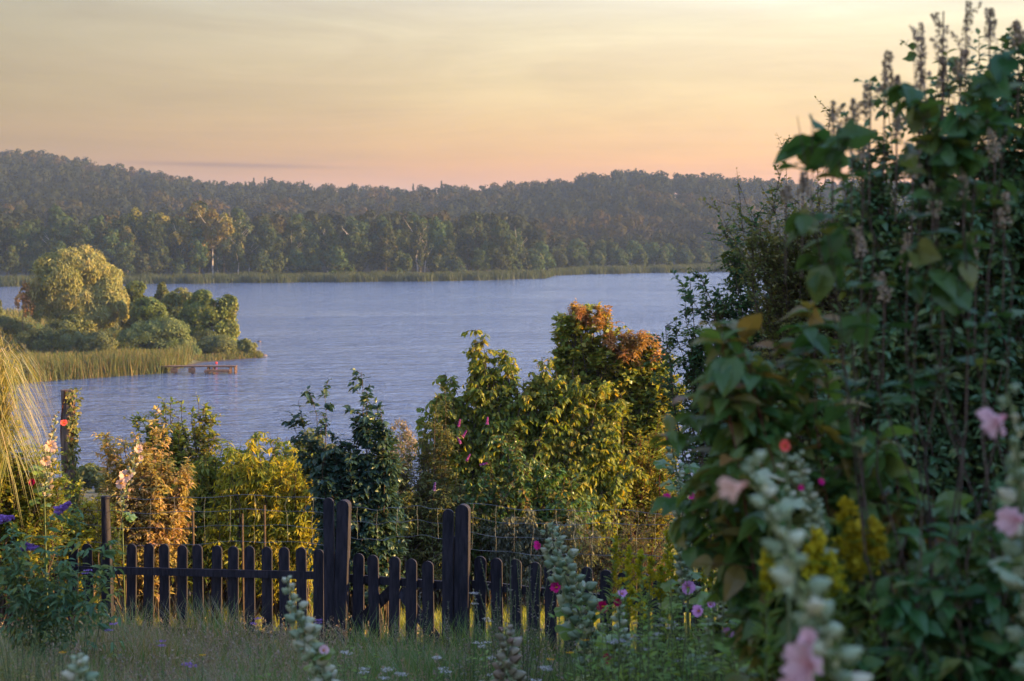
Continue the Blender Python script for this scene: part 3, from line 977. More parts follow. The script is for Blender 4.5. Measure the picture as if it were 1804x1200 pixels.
# ------------------------------------------------------------------ shrubs grown from stems, twigs and leaves
def grow(rng, base, tips, tw=18, tl=0.35, lp=8, ll=0.07, tpl=SMALL, t0=0.3, up=0.35, out=0.7, droop=0.15, sr=0.012, stemleaf=6, side=0.9, m=9, leafdown=0.1, wig=0.03):
    """stems base->tips, twigs off the stems, leaves along the twigs. returns leaves, stems"""
    nb = len(tips)
    tw = int(round(tw * 1.35))
    ll = ll * 1.08
    base = np.asarray(base)
    tips = np.asarray(tips)
    q = np.linspace(0, 1, m)[None, :, None]
    ctrl = base * (0.62, 0.62, 0.40) + tips * (0.38, 0.38, 0.60)
    S = (1 - q) ** 2 * base[:, None] + 2 * q * (1 - q) * ctrl[:, None] + q * q * tips[:, None]
    ln = np.linalg.norm(tips - base, axis=1)
    S = S + rng.normal(size=S.shape) * (wig * ln[:, None, None]) * np.sin(q * PI) * 0.6
    RS_ = sr * (1.05 - 0.85 * q[:, :, 0]) * np.ones((nb, 1))
    T = unit(np.gradient(S, axis=1))
    nt = nb * tw
    si = np.repeat(np.arange(nb), tw)
    t = t0 + (1 - t0) * rng.random(nt) ** 0.8
    f = t * (m - 1)
    i0 = np.minimum(f.astype(int), m - 2)
    fr = (f - i0)[:, None]
    p = S[si, i0] * (1 - fr) + S[si, i0 + 1] * fr
    tg = T[si, i0]
    cen = base.mean(0)
    rad = p - cen
    rad[:, 2] = 0
    rad = unit(rad)
    d = unit(rng.normal(size=(nt, 3)) * 0.75 + rad * out * 0.6 + tg * 0.5 + (0, 0, up))
    L = tl * (0.45 + 0.75 * rng.random(nt)) * (1.15 - 0.6 * t)
    g = np.linspace(0, 1, 4)[None, :, None]
    TW = p[:, None] + d[:, None] * L[:, None, None] * g + np.array([0, 0, -droop])[None, None] * L[:, None, None] * g * g
    RT = sr * 0.33 * (1.1 - 0.8 * g[:, :, 0]) * np.ones((nt, 1))
    # leaves on twigs
    nl = nt * lp
    ti = np.repeat(np.arange(nt), lp)
    s = np.tile((np.arange(lp) + 0.6) / lp, nt) + rng.uniform(-0.3, 0.3, nl) / lp
    s = np.clip(s, 0.05, 1)
    f = s * 3
    i0 = np.minimum(f.astype(int), 2)
    fr = (f - i0)[:, None]
    lpnt = TW[ti, i0] * (1 - fr) + TW[ti, i0 + 1] * fr
    dd = d[ti]
    sd_ = unit(np.cross(dd, np.array([0, 0, 1.0]) + rng.normal(size=(nl, 3)) * 0.25))
    sg = np.tile(np.where(np.arange(lp) % 2 == 0, 1.0, -1.0), nt)[:, None]
    ld = unit(dd * 0.55 + sd_ * sg * side + rng.normal(size=(nl, 3)) * 0.3 + (0, 0, -leafdown))
    nn = unit(rng.normal(size=(nl, 3)) * 0.45 + (0, 0, 1.0))
    sz = ll * (0.6 + 0.6 * rng.random(nl)) * (1.1 - 0.35 * s)
    tt = np.clip(rng.random(nl) * 0.55 + 0.45 * rng.random(nt)[ti], 0, 1)
    parts = [place(tpl, lpnt, ld, nn, sz, tt)]
    if stemleaf:
        n2 = nb * stemleaf
        si = np.repeat(np.arange(nb), stemleaf)
        k = np.tile(np.arange(stemleaf), nb)
        t = 0.62 + 0.38 * (k // 2 * 2 + 1.5) / (stemleaf + 0.5)
        t = np.clip(t, 0, 1)
        f = t * (m - 1)
        i0 = np.minimum(f.astype(int), m - 2)
        fr = (f - i0)[:, None]
        p2 = S[si, i0] * (1 - fr) + S[si, i0 + 1] * fr
        an = si * 1.7 + (k % 2) * PI + (k // 2) * 1.3
        d2 = np.stack([np.cos(an), np.sin(an), np.full(n2, 0.45)], 1)
        parts.append(place(tpl, p2, unit(d2), np.tile([0, 0, 1.0], (n2, 1)) + rng.normal(size=(n2, 3)) * 0.15, ll * (0.8 + 0.4 * rng.random(n2)), rng.random(n2)))
    return cat(*parts), cat(tubes(S, RS_, 6), tubes(TW, RT, 4))


def lobe_tips(rng, L, Yd, org, n, depth=0.75):
    L = np.asarray(L, float)
    wt = L[:, 2] * L[:, 3]
    li = rng.choice(len(L), n, p=wt / wt.sum())
    an = rng.random(n) * 2 * PI
    rr = rng.random(n) ** 0.45
    px = L[li, 0] + L[li, 2] * rr * np.cos(an)
    py = L[li, 1] + L[li, 3] * rr * np.sin(an)
    dy = rnd(rng, n) * depth * L[li, 2] / F * Yd * np.sqrt(np.maximum(0, 1.05 - rr * rr * 0.8))
    return np.array([P(a_, b_, Yd + c_) for a_, b_, c_ in zip(px, py, dy)]) - org


def shrub(name, label, catg, Yd, base_px, bw, L, nst, mat, tmat='twig', shoots=(), group=None, depth=0.75, seed=0, foliage_name='foliage', **kw):
    r_ = np.random.default_rng(seed + int(Yd * 10) + int(base_px))
    b = P(base_px, 600, Yd)
    org = np.array((b[0], Yd, float(G(b[0], Yd)) - 0.03))
    t = thing(name, label, catg, org, group)
    tips = lobe_tips(r_, L, Yd, org, nst, depth)
    if len(shoots):
        tips = np.concatenate([tips, np.array([P(s[0], s[1], Yd + r_.uniform(-.2, .2)) for s in shoots]) - org])
    n = len(tips)
    base = np.stack([tips[:, 0] * 0.25 + rnd(r_, n) * bw * 0.5, tips[:, 1] * 0.3 + rnd(r_, n) * bw * 0.4, np.zeros(n)], 1)
    leaves, stems = grow(r_, base, tips, **kw)
    link(foliage_name, new_mesh('leaves', leaves[0], leaves[1], M[mat], leaves[2], smooth=False), t)
    link('branches', new_mesh('branches', stems[0], stems[1], M[tmat], stems[2], smooth=True), t)
    t['tipcount'] = n
    return t, org, tips


OV = strip(2, 0.26, 0.15, 0.3)
OVL = strip(3, 0.25, 0.35, 0.3)
LAN = strip(3, 0.13, 0.3, 0.3)
LANW = strip(3, 0.17, 0.45, 0.35)
BIG = strip(5, 0.26, 0.4, 0.3)
BROAD = strip(4, 0.36, 0.35, 0.25)

# beyond the fence, left to right
shrub('shrub', 'bushy orange pink shrub glowing in the sun behind the left fence', 'shrub', 21.9, 255, 0.5,
      [(255, 860, 70, 60), (240, 900, 70, 60), (290, 900, 45, 60), (265, 820, 40, 50), (225, 940, 40, 50), (270, 960, 60, 40), (200, 800, 20, 30), (300, 850, 40, 50), (220, 860, 40, 50)], 120, 'orange_shrub', 'twig',
      shoots=[(190, 755), (180, 775), (240, 770), (268, 745), (283, 730), (205, 785), (300, 800), (318, 850), (332, 880), (280, 765), (330, 905), (255, 775), (215, 770)], tw=11, tl=0.25, lp=9, ll=0.098, tpl=LANW, up=0.6, seed=1)
shrub('small_tree', 'small elm like tree with separate upright tufts against the lake', 'tree', 27, 330, 0.5,
      [(265, 750, 25, 22), (300, 735, 24, 24), (355, 735, 20, 22), (320, 770, 48, 30), (350, 800, 40, 40), (290, 790, 40, 40), (250, 780, 30, 30), (340, 830, 50, 40)], 64, 'lime', 'bark',
      shoots=[(320, 706), (240, 740), (362, 714), (372, 735), (300, 712), (262, 728), (350, 712), (380, 760)], tw=18, tl=0.36, lp=9, ll=0.088, tpl=OV, up=0.35, seed=2, sr=0.02)
shrub('shrub', 'golden yellow shrub glowing behind the fence left of the gate', 'shrub', 22.2, 480, 0.8,
      [(430, 860, 45, 60), (490, 860, 55, 55), (530, 850, 40, 50), (450, 920, 70, 40), (520, 920, 50, 45), (400, 910, 45, 40), (460, 800, 40, 30), (540, 880, 40, 50), (500, 820, 50, 30), (410, 850, 40, 40)], 140, 'yellow_shrub', 'twig',
      shoots=[(405, 790), (440, 785), (545, 815), (480, 780), (560, 850), (520, 790), (425, 800)], tw=13, tl=0.30, lp=9, ll=0.105, tpl=LAN, up=0.2, droop=0.5, leafdown=0.7, seed=3)
shrub('shrub', 'loose green gold shrub standing behind the golden yellow one', 'shrub', 23.4, 400, 1.0,
      [(400, 820, 50, 40), (450, 800, 45, 30), (510, 800, 40, 35), (370, 860, 40, 40), (480, 850, 80, 40), (345, 900, 35, 50), (540, 840, 40, 40), (430, 830, 60, 40)], 120, 'lime', 'twig',
      shoots=[(448, 760), (475, 762), (505, 770), (425, 775), (405, 800), (535, 795), (490, 765)], tw=14, tl=0.34, lp=8, ll=0.11, tpl=LANW, up=0.4, droop=0.5, leafdown=0.6, seed=4)
shrub('dogwood_shrub', 'dark green shrub with tall thin shoots behind the gate', 'shrub', 20.3, 630, 0.6,
      [(600, 800, 50, 40), (650, 790, 50, 40), (625, 850, 65, 50), (670, 860, 40, 50), (640, 910, 70, 50), (580, 780, 30, 35), (560, 760, 20, 25), (660, 750, 28, 28)], 110, 'teal', 'twig',
      shoots=[(637, 655), (545, 690), (572, 688), (525, 705), (515, 745), (648, 700), (665, 720), (618, 715)], tw=14, tl=0.26, lp=8, ll=0.105, tpl=OVL, up=0.4, leafdown=0.35, seed=5, stemleaf=10)
shrub('shrub', 'thin olive grey shrub in the gap between dark shrub and tall lime shrub', 'shrub', 24.8, 735, 0.7,
      [(730, 830, 45, 50), (760, 790, 40, 45), (720, 880, 50, 50), (770, 880, 50, 60), (740, 930, 60, 30), (770, 760, 25, 30), (700, 830, 40, 40)], 120, 'olive', 'twig',
      shoots=[(705, 770), (690, 790), (720, 760), (770, 700), (785, 690)], tw=12, tl=0.32, lp=8, ll=0.085, tpl=LAN, up=0.5, seed=6)
t_, o_, _ = shrub('tall_shrub', 'big lime green shrub with drooping sunlit leaves behind the gate', 'shrub', 26.0, 900, 1.2,
      [(860, 660, 45, 40), (830, 720, 60, 50), (900, 710, 60, 55), (950, 720, 60, 50), (860, 800, 80, 60), (960, 800, 80, 60), (900, 870, 110, 50), (1000, 860, 70, 50), (1030, 770, 50, 60), (1010, 700, 45, 40), (840, 620, 20, 30), (800, 690, 25, 30), (880, 645, 40, 30), (940, 665, 50, 40), (1050, 720, 50, 50), (780, 760, 40, 60), (1080, 800, 50, 60)], 330, 'lime', 'bark',
      shoots=[(838, 580), (850, 595), (880, 625), (785, 655), (790, 690), (905, 640), (770, 700), (980, 655)], tw=18, tl=0.40, lp=9, ll=0.115, tpl=OVL, up=0.15, droop=0.5, leafdown=0.8, seed=7, sr=0.018)
shrub('maple_tree', 'small maple with reddish orange top rising above the lime shrub', 'tree', 27.5, 1070, 0.7,
      [(1010, 575, 35, 28), (1040, 560, 35, 25), (1060, 610, 50, 35), (1110, 620, 45, 35), (1150, 625, 28, 30), (1090, 680, 90, 50), (1150, 700, 50, 60), (1020, 620, 35, 35), (1130, 780, 60, 60), (1040, 700, 60, 60), (1180, 660, 25, 40), (1130, 650, 50, 40), (985, 640, 25, 40)], 230, 'maple', 'bark',
      shoots=[(1030, 537), (985, 590), (1150, 590), (1075, 575)], tw=18, tl=0.38, lp=9, ll=0.115, tpl=strip(2, 0.34, 0.2, 0.2), up=0.2, seed=8, sr=0.022)
t_m = bpy.context.scene.objects[-1]
# reddened young leaves at the top of the maple are a part of that tree
mt = [o for o in COL.objects if o.name.startswith('maple_tree')][0]
r_ = np.random.default_rng(77)
tp = lobe_tips(r_, [(1035, 556, 38, 20), (1100, 592, 30, 14), (1125, 612, 45, 26), (1070, 600, 22, 14)], 27.3, np.array(mt.location), 36)
lv, _st = grow(r_, tp - (0, 0, 0.4), tp, tw=9, tl=0.22, lp=9, ll=0.085, tpl=LANW, t0=0.4, sr=0.006)
link('reddened_leaves', new_mesh('reddened_leaves', lv[0], lv[1], M['red_tip'], lv[2]), mt)
shrub('shrub', 'copper and amber shrub below the maple', 'shrub', 26.6, 1130, 0.8,
      [(1130, 810, 60, 50), (1100, 870, 60, 50), (1160, 780, 40, 60), (1170, 860, 50, 50)], 60, 'maple', 'redtwig', tw=15, tl=0.32, lp=9, ll=0.07, tpl=OV, seed=9)
shrub('shrub', 'grey brown twiggy shrub right of the gate by the wire fence', 'shrub', 23.4, 1090, 0.8,
      [(1080, 920, 70, 40), (1150, 930, 70, 45), (1060, 970, 60, 30), (1140, 990, 70, 30)], 60, 'olive', 'twig', tw=12, tl=0.26, lp=7, ll=0.04, tpl=LAN, seed=10)
shrub('shrub', 'low shrub with hanging pale green leaves under the lime shrub', 'shrub', 24.0, 960, 0.8,
      [(900, 930, 50, 30), (960, 910, 60, 35), (1010, 940, 50, 35), (930, 960, 70, 20), (870, 950, 30, 25)], 60, 'grey_green', 'twig', tw=14, tl=0.28, lp=8, ll=0.09, tpl=LANW, leafdown=0.9, droop=0.5, seed=11)
# left side
shrub('shrub', 'shaggy olive undergrowth filling the gap below the ivy post', 'shrub', 23.0, 160, 1.0,
      [(130, 890, 60, 30), (180, 880, 50, 30), (210, 900, 50, 40), (90, 880, 50, 30), (160, 930, 80, 30)], 60, 'olive', 'twig', tw=14, tl=0.3, lp=8, ll=0.07, tpl=OV, seed=30)
shrub('shrub', 'wide green shrub behind the picket fence between orange and golden shrubs', 'shrub', 24.5, 350, 1.4,
      [(330, 870, 60, 40), (300, 830, 50, 30), (370, 850, 50, 40), (420, 900, 60, 40), (340, 930, 80, 40), (540, 900, 50, 40), (560, 850, 40, 40)], 80, 'lime', 'twig', tw=15, tl=0.3, lp=8, ll=0.085, tpl=LANW, leafdown=0.6, seed=31)
shrub('shrub', 'dark green undergrowth between the gate posts behind the wire', 'shrub', 24.4, 720, 1.2,
      [(700, 900, 60, 40), (760, 900, 50, 50), (690, 850, 40, 40), (820, 900, 60, 50)], 60, 'olive', 'twig', tw=13, tl=0.3, lp=7, ll=0.08, tpl=LANW, seed=32)
shrub('shrub', 'deep green leafy shrub at the foot of the lime shrub', 'shrub', 24.6, 930, 1.4,
      [(860, 880, 60, 50), (930, 860, 60, 50), (1000, 880, 60, 50), (900, 800, 60, 40), (960, 920, 90, 30)], 90, 'dogwood', 'twig', tw=15, tl=0.3, lp=8, ll=0.09, tpl=OVL, leafdown=0.6, seed=33)
shrub('climber_hedge', 'leafy hedge of climbers spread behind the fence at the far left', 'hedge', 20.5, 70, 2.0,
      [(30, 880, 60, 50), (100, 890, 60, 40), (60, 930, 90, 50), (150, 920, 50, 50), (-30, 900, 60, 60), (110, 970, 80, 40), (180, 960, 30, 40), (20, 1000, 80, 40), (20, 830, 50, 40), (-30, 840, 50, 50)], 150, 'yellow_shrub', 'twig', tw=14, tl=0.28, lp=8, ll=0.07, tpl=OV, seed=12)
shrub('shrub', 'tall green shrub at the left photo edge beneath the fountain grass', 'shrub', 19.2, 10, 1.0,
      [(10, 780, 40, 40), (30, 820, 50, 40), (-10, 850, 50, 50), (60, 850, 35, 35), (-30, 760, 30, 50), (60, 810, 40, 40), (100, 860, 40, 30)], 95, 'lime', 'twig', shoots=[(75, 800), (95, 815)], tw=14, tl=0.26, lp=8, ll=0.07, tpl=OV, seed=13)
t_, o_, tp_ = shrub('buddleja_bush', 'blue green buddleja with purple flower spikes in front of the left fence', 'bush', 13.0, 70, 0.6,
      [(60, 980, 55, 35), (110, 990, 55, 35), (30, 1000, 50, 50), (90, 1010, 70, 40), (150, 990, 45, 30), (70, 1060, 60, 40), (10, 960, 40, 35)], 26, 'buddleja', 'greenstem',
      shoots=[(130, 905), (20, 915), (180, 960), (100, 890)], tw=7, tl=0.26, lp=6, ll=0.095, tpl=LANW, up=0.3, leafdown=0.3, seed=14, sr=0.005, t0=0.3)


def spike(parent, base, d, ln, r0, mat, seed, name='flower_spike', n=260, fs=0.012):
    rr = np.random.default_rng(seed)
    t = rr.random(n) ** 0.8
    d = unit(np.asarray(d, float))
    a_ = unit(np.cross(d, (0.3, 1, 0.2)))
    b_ = np.cross(d, a_)
    an = rr.random(n) * 2 * PI
    u = a_ * np.cos(an)[:, None] + b_ * np.sin(an)[:, None]
    r = r0 * (1 - 0.75 * t) * (0.7 + 0.4 * rr.random(n))
    p = np.asarray(base) + d * (t * ln)[:, None] + u * r[:, None]
    v, q, tt = place(CARD, p, rr.normal(size=(n, 3)), u + 0.3 * rr.normal(size=(n, 3)), fs * (0.7 + 0.7 * rr.random(n)), rr.random(n))
    return link(name, new_mesh(name, v, q, M[mat], tt), parent)


for i, (px, py, dx, dz) in enumerate([(98, 902, .8, .5), (-6, 916, 1, .15), (38, 962, .8, -.1), (196, 1102, .9, .1)]):
    if i < 3:
        spike(t_, P(px, py, 12.9) - o_, (dx, 0, dz), 0.13, 0.035, 'purple', i, fs=0.02)


def flower_bush_spikes(prefix, pts, Yd, mat, ln=0.11, r0=0.02):
    par = [o for o in COL.objects if o.get('label', '').startswith(prefix)][0]
    for i, (px, py, dx, dz) in enumerate(pts):
        spike(par, P(px, py, Yd) - np.array(par.location), (dx, -.1, dz), ln, r0, mat, 30 + i, fs=0.016, n=150)


flower_bush_spikes('thin olive grey', [(765, 865, .1, 1), (690, 880, .5, .6)], 22, 'purple')
flower_bush_spikes('big lime green', [(808, 752, .2, 1), (815, 770, .5, .8), (858, 748, .1, 1), (812, 782, -.4, .8), (822, 812, .3, .6), (846, 820, .8, .3), (866, 925, .9, .2)], 24.9, 'violet')

# distant shore scrub beyond the garden
for i, (px, Yd, L, mat, lab) in enumerate([
    (165, 92, [(160, 840, 34, 22), (185, 845, 26, 22), (140, 850, 22, 18), (205, 855, 20, 20)], 'olive', 'brown green thicket at the near shore below the ivy post'),
    (560, 92, [(545, 790, 32, 34), (580, 820, 40, 40), (520, 830, 36, 36)], 'olive', 'hazy grey green bush behind the dark shrub shoots'),
    (710, 90, [(705, 760, 22, 22), (715, 790, 26, 30), (690, 800, 20, 28)], 'seed', 'pale beige feathery bush seen over the olive shrub'),
    (1000, 90, [(940, 880, 120, 60), (1050, 880, 100, 60), (840, 900, 90, 40)], 'olive', 'low thicket glimpsed through the lime shrub'),
    (350, 90, [(300, 880, 80, 30), (380, 870, 70, 36), (450, 870, 60, 40), (60, 880, 80, 40)], 'olive', 'low thicket below the small elm like tree')]):
    blob_tree('shore_thicket', lab, 'thicket', Yd, px, L, 3200 if mat != 'seed' else 1300, 0.22 if mat != 'seed' else 0.10, mat, tr=0.06, shell=0.5, jit=0.9, group='thickets on the near shore')

# ivy post
def post_with_ivy():
    Yd = 22
    c = P(118, 690, Yd)
    g = float(G(c[0], Yd))
    t = thing('wooden_post', 'thick weathered wooden post overgrown with ivy, standing against the lake', 'post', (c[0], Yd, g))
    h = c[2] - g + 0.02
    n = 14
    z = np.linspace(-0.3, h, n)
    pl = np.stack([0.01 * np.sin(z * 5), 0 * z, z], 1)
    v, q, tt = tubes(pl[None], 0.082, 10)
    v = np.concatenate([v, [[0, 0, h + 0.01]]])
    k = 10
    cap = np.array([((n - 1) * k + i, (n - 1) * k + (i + 1) % k, n * k, n * k) for i in range(k)])
    cap = cap[:, :4]
    me = new_mesh('post_body', v[:-1], q, M['grey_wood'], smooth=True)
    link('post_body', me, t)
    m = box(0, 0, h - 0.02, 0.12, 0.12, 0.05)
    link('post_top', new_mesh('post_top', m[0], m[1], M['grey_wood']), t)
    rr = np.random.default_rng(8)
    n = 900
    zz = h * rr.random(n) ** 0.75
    an = rr.uniform(-1.2, 1.6, n) + 0.4 * np.sin(zz * 4)
    r = 0.085 + 0.06 * rr.random(n) * (1 + (zz > h - 0.35) * 0.5)
    p = np.stack([np.cos(an) * r, -np.abs(np.sin(an)) * r * np.sign(rr.random(n) - 0.3), zz + 0.02], 1)
    v, q, tt = place(OV, p, rr.normal(size=(n, 3)) + (0, 0, -0.6), p * (1, 1, 0) * 9 + rr.normal(size=(n, 3)) * 0.4, 0.05 + 0.03 * rr.random(n), rr.random(n))
    link('ivy', new_mesh('ivy', v, q, M['olive'], tt), t)
    q_ = np.linspace(0, 1, 30)
    vines = np.array([np.stack([0.09 * np.cos(q_ * 7 + a_), 0.09 * np.sin(q_ * 7 + a_), q_ * h], 1) for a_ in (0, 2.1, 4.0)])
    v, q, tt = tubes(vines, 0.007, 5)
    link('vine_stem', new_mesh('vine_stem', v, q, M['redtwig'], tt, smooth=True), t)
    # slack wires from the post
    wl = []
    for k in range(5):
        zz = h - 0.05 - k * 0.3
        qq = np.linspace(0, 1, 12)
        wl.append(np.stack([-qq * 1.3, -qq * 0.4, zz - 0.25 * np.sin(qq * PI / 2) * (1 + 0.2 * k)], 1))
    v, q, tt = tubes(np.array(wl), 0.003, 4)
    link('wire', new_mesh('wire', v, q, M['wire'], tt), t)


post_with_ivy()
c = P(187, 875, 19.75)
g = float(G(c[0], 19.75))
zz = np.linspace(-0.3, c[2] - g, 8)
v, q, tt = tubes(np.stack([0.01 * np.sin(zz * 3), 0 * zz, zz], 1)[None], np.linspace(0.065, 0.05, 8)[None], 10)
m2 = box(0, 0, c[2] - g - 0.01, 0.085, 0.085, 0.03)
v, q, tt = cat((v, q, tt), m2)
tag(link('corner_post', new_mesh('corner_post', v, q, M['fence'], smooth=True), loc=(c[0], 19.75, g)), 'round dark post at the left end of the picket row, wrapped in climbers', 'post')

# fountain grass at the left edge
def fountain():
    Yd = 18.3
    org = P(-40, 830, Yd)
    org[2] = float(G(org[0], Yd))
    top = P(0, 585, Yd)[2] - org[2]
    rr = np.random.default_rng(21)
    n = 1300
    an = rr.random(n) * 2 * PI
    rch = rr.uniform(0.12, 0.95, n)
    hh = top * rr.uniform(0.75, 1.08, n) + 0.1
    q_ = np.linspace(0, 1, 9)
    PLs = np.empty((n, 9, 3))
    for j, s in enumerate(q_):
        PLs[:, j, 0] = np.cos(an) * (rch * s ** 1.6 + 0.05)
        PLs[:, j, 1] = np.sin(an) * (rch * s ** 1.6 + 0.05)
        PLs[:, j, 2] = hh * (np.sin(min(s * 1.75, 1.72)) if s < 0.98 else 0.97) - np.maximum(0, s - 0.45) ** 1.6 * rch * 3.6
    wd = 0.0085 * np.sin(np.clip(q_ * 0.9 + 0.12, 0, 1) * PI)[None, :, None] * np.ones((n, 1, 1))
    sdv = np.stack([-np.sin(an), np.cos(an), 0 * an], 1)[:, None, :]
    A, B = PLs - sdv * wd, PLs + sdv * wd
    V = np.stack([A, B], 2).reshape(-1, 3)
    i = np.arange(8)
    qd = np.stack([2 * i, 2 * i + 1, 2 * i + 3, 2 * i + 2], 1)
    Q = (qd[None] + (np.arange(n) * 18)[:, None, None]).reshape(-1, 4)
    t = thing('fountain_grass', 'tall arching ornamental grass with golden blades at the left edge', 'grass clump', org)
    link('blades', new_mesh('blades', V, Q, M['fountain'], np.repeat(rr.random(n), 8)), t)
    st = PLs[::30, :6]
    v, q, tt = tubes(st, 0.004, 4)
    link('culms', new_mesh('culms', v, q, M['greenstem'], tt), t)


fountain()

# ------------------------------------------------------------------ picket fence and gate
def picket_mesh(w_, h, th, name='picket', seed=0):
    rr = random.Random(seed)
    r = w_ / 2
    prof = [(-r, 0), (r, 0)]
    for i in range(9):
        a_ = PI * i / 8
        prof.append((r * math.cos(a_), h - r * 0.9 + r * 0.9 * math.sin(a_)))
    n = len(prof)
    V = [(x, -th / 2, z) for x, z in prof] + [(x, th / 2, z) for x, z in prof]
    me = bpy.data.meshes.new(name)
    faces = [tuple(range(n)), tuple(range(2 * n - 1, n - 1, -1))] + [(i, i + n, (i + 1) % n + n, (i + 1) % n) for i in range(n)]
    me.from_pydata(V, [], faces)
    me.materials.append(M['fence'])
    return me


PK = [picket_mesh(0.122, 1.14, 0.024)]


def fline(px):
    return float(np.interp(px, [-60, 230, 560, 760, 1060, 1300], [20.0, 19.5, 18.4, 17.6, 17.0, 16.6]))


def ftop(px):
    return float(np.interp(px, [-60, 215, 540, 560, 620, 760, 845, 1000, 1300], [956, 957, 964, 966, 974, 988, 979, 996, 1030]))


def fence_run(name, label, catg, pxs, ends, rail_off=(0.30, 0.98), group=None):
    x0 = P(pxs[0], 1000, fline(pxs[0]))
    org = np.array((x0[0], x0[1], float(G(x0[0], x0[1]))))
    t = thing(name, label, catg, org, group)
    rr = random.Random(len(pxs))
    tops = []
    for px in pxs:
        y = fline(px)
        c = P(px, ftop(px), y)
        o = link('picket', PK[0], t, loc=(c[0] - org[0], y - org[1], c[2] - org[2] - 1.14 + rr.uniform(-.008, .008)))
        o.rotation_euler = (rr.uniform(-.01, .01), rr.uniform(-.022, .022), -0.32 + rr.uniform(-.05, .05))
        tops.append(c)
    ea, eb = ends
    A = P(ea, ftop(ea), fline(ea))
    B = P(eb, ftop(eb), fline(eb))
    for ro in rail_off:
        a_, b_ = A - org - (0, -0.045, ro), B - org - (0, -0.045, ro)
        d = unit(b_ - a_)
        nrm = unit(np.cross(d, (0, 0, 1)))
        upv = np.cross(nrm, d)
        V = []
        for e in (a_, b_):
            for sy in (-1, 1):
                for sz in (-1, 1):
                    V.append(e + nrm * 0.016 * sy + upv * 0.042 * sz)
        Q = np.array([(0, 1, 3, 2), (4, 6, 7, 5), (0, 4, 5, 1), (2, 3, 7, 6), (0, 2, 6, 4), (1, 5, 7, 3)])
        link('rail', new_mesh('rail', np.array(V), Q, M['fence']), t)
    return t, org


fL, oL = fence_run('picket_fence', 'long dark picket fence panel running left from the gate', 'fence', list(np.arange(-56, 205, 30.3)) + [229, 259, 289, 319, 349, 379, 409, 439, 470, 501, 532, 560], (-70, 572), group='picket fence panels')
fR, oR = fence_run('picket_fence', 'dark picket fence panel right of the gate, sinking into weeds', 'fence', [845, 877, 908, 940, 972, 1004, 1036, 1068, 1100, 1132, 1164, 1196, 1228], (832, 1240), group='picket fence panels')
gT, oG = fence_run('picket_gate', 'low dark picket gate with diagonal braces between tall posts', 'gate', [630, 661, 693, 724, 755], (612, 792), rail_off=(0.29, 0.97))


def board(parent, org, px, pyt, Yd, w_, lean, name='post', th=0.05, h=1.75):
    c = P(px, pyt, Yd)
    o = link(name, picket_mesh(w_, h, th, name), parent)
    o.location = (c[0] - org[0] - math.sin(lean) * h, Yd - org[1], c[2] - org[2] - h)
    o.rotation_euler = (0, lean, -0.25)


board(fL, oL, 579, 877, 18.05, 0.115, 0.0, 'gate_board', 0.03)
board(fL, oL, 607, 880, 18.0, 0.135, 0.035, 'post', 0.09)
board(fL, oL, 592, 975, 18.12, 0.12, 0.0, 'gate_board', 0.03, 1.15)
board(fR, oR, 790, 897, 17.3, 0.115, 0.01, 'gate_board', 0.03)
board(fR, oR, 816, 888, 17.25, 0.14, 0.012, 'post', 0.09)
board(fR, oR, 803, 945, 17.4, 0.12, 0.0, 'gate_board', 0.03, 1.3)
for (p1, p2) in [((596, 1132), (694, 1036)), ((706, 1040), (786, 1150))]:
    a_ = P(p1[0], p1[1], fline(p1[0]) + 0.035) - oG
    b_ = P(p2[0], p2[1], fline(p2[0]) + 0.035) - oG
    d = unit(b_ - a_)
    nrm = np.array((0, 1.0, 0))
    sdv = np.cross(nrm, d)
    V = [e + nrm * 0.012 * i + sdv * 0.062 * j for e in (a_, b_) for i in (-1, 1) for j in (-1, 1)]
    link('brace', new_mesh('brace', np.array(V), np.array([(0, 1, 3, 2), (4, 6, 7, 5), (0, 4, 5, 1), (2, 3, 7, 6), (0, 2, 6, 4), (1, 5, 7, 3)]), M['fence']), gT)

# wire mesh fence
def wire_fence(label, pA, pB, pys, nvert, Yo, stakes):
    yA, yB = fline(pA) + Yo, fline(pB) + Yo
    A0 = P(pA, pys[0][0], yA)
    org = np.array((A0[0], yA, float(G(A0[0], yA))))
    t = thing('wire_fence', label, 'fence', org, 'wire netting above the picket fence')
    rr = np.random.default_rng(int(pA))
    q_ = np.linspace(0, 1, 40)
    hl = []
    for (ya, yb) in pys:
        a_, b_ = P(pA, ya, yA), P(pB, yb, yB)
        l_ = a_ + (b_ - a_) * q_[:, None] - org
        l_[:, 2] += -0.03 * np.sin(q_ * PI * 2) + 0.01 * np.sin(q_ * 23 + ya)
        hl.append(l_)
    for l_ in hl:
        v, q, tt = tubes(l_[None], 0.0026, 4)
        link('line_wire', new_mesh('line_wire', v, q, M['wire'], tt), t)
    vl = []
    for i in range(nvert):
        k = int((i + 0.5) * 40 / nvert)
        p0, p1 = hl[0][k], hl[-1][k]
        g_ = np.linspace(0, 1, 6)[:, None]
        l_ = p0 + (p1 - p0) * g_
        l_[:, 0] += 0.008 * rr.normal(size=6)
        vl.append(l_)
    for l_ in vl:
        v, q, tt = tubes(l_[None], 0.0012, 4)
        link('stay_wire', new_mesh('stay_wire', v, q, M['wire'], tt), t)
    for px, pyt in stakes:
        Y_ = fline(px) + Yo + 0.02
        c_ = P(px, pyt, Y_)
        g0 = float(G(c_[0], Y_)) - 0.2
        v, q, tt = tubes(np.array([[(c_[0], Y_, g0), (c_[0], Y_, c_[2])]]) - org, 0.014, 6)
        link('stake', new_mesh('stake', v, q, M['twig'], tt), t)


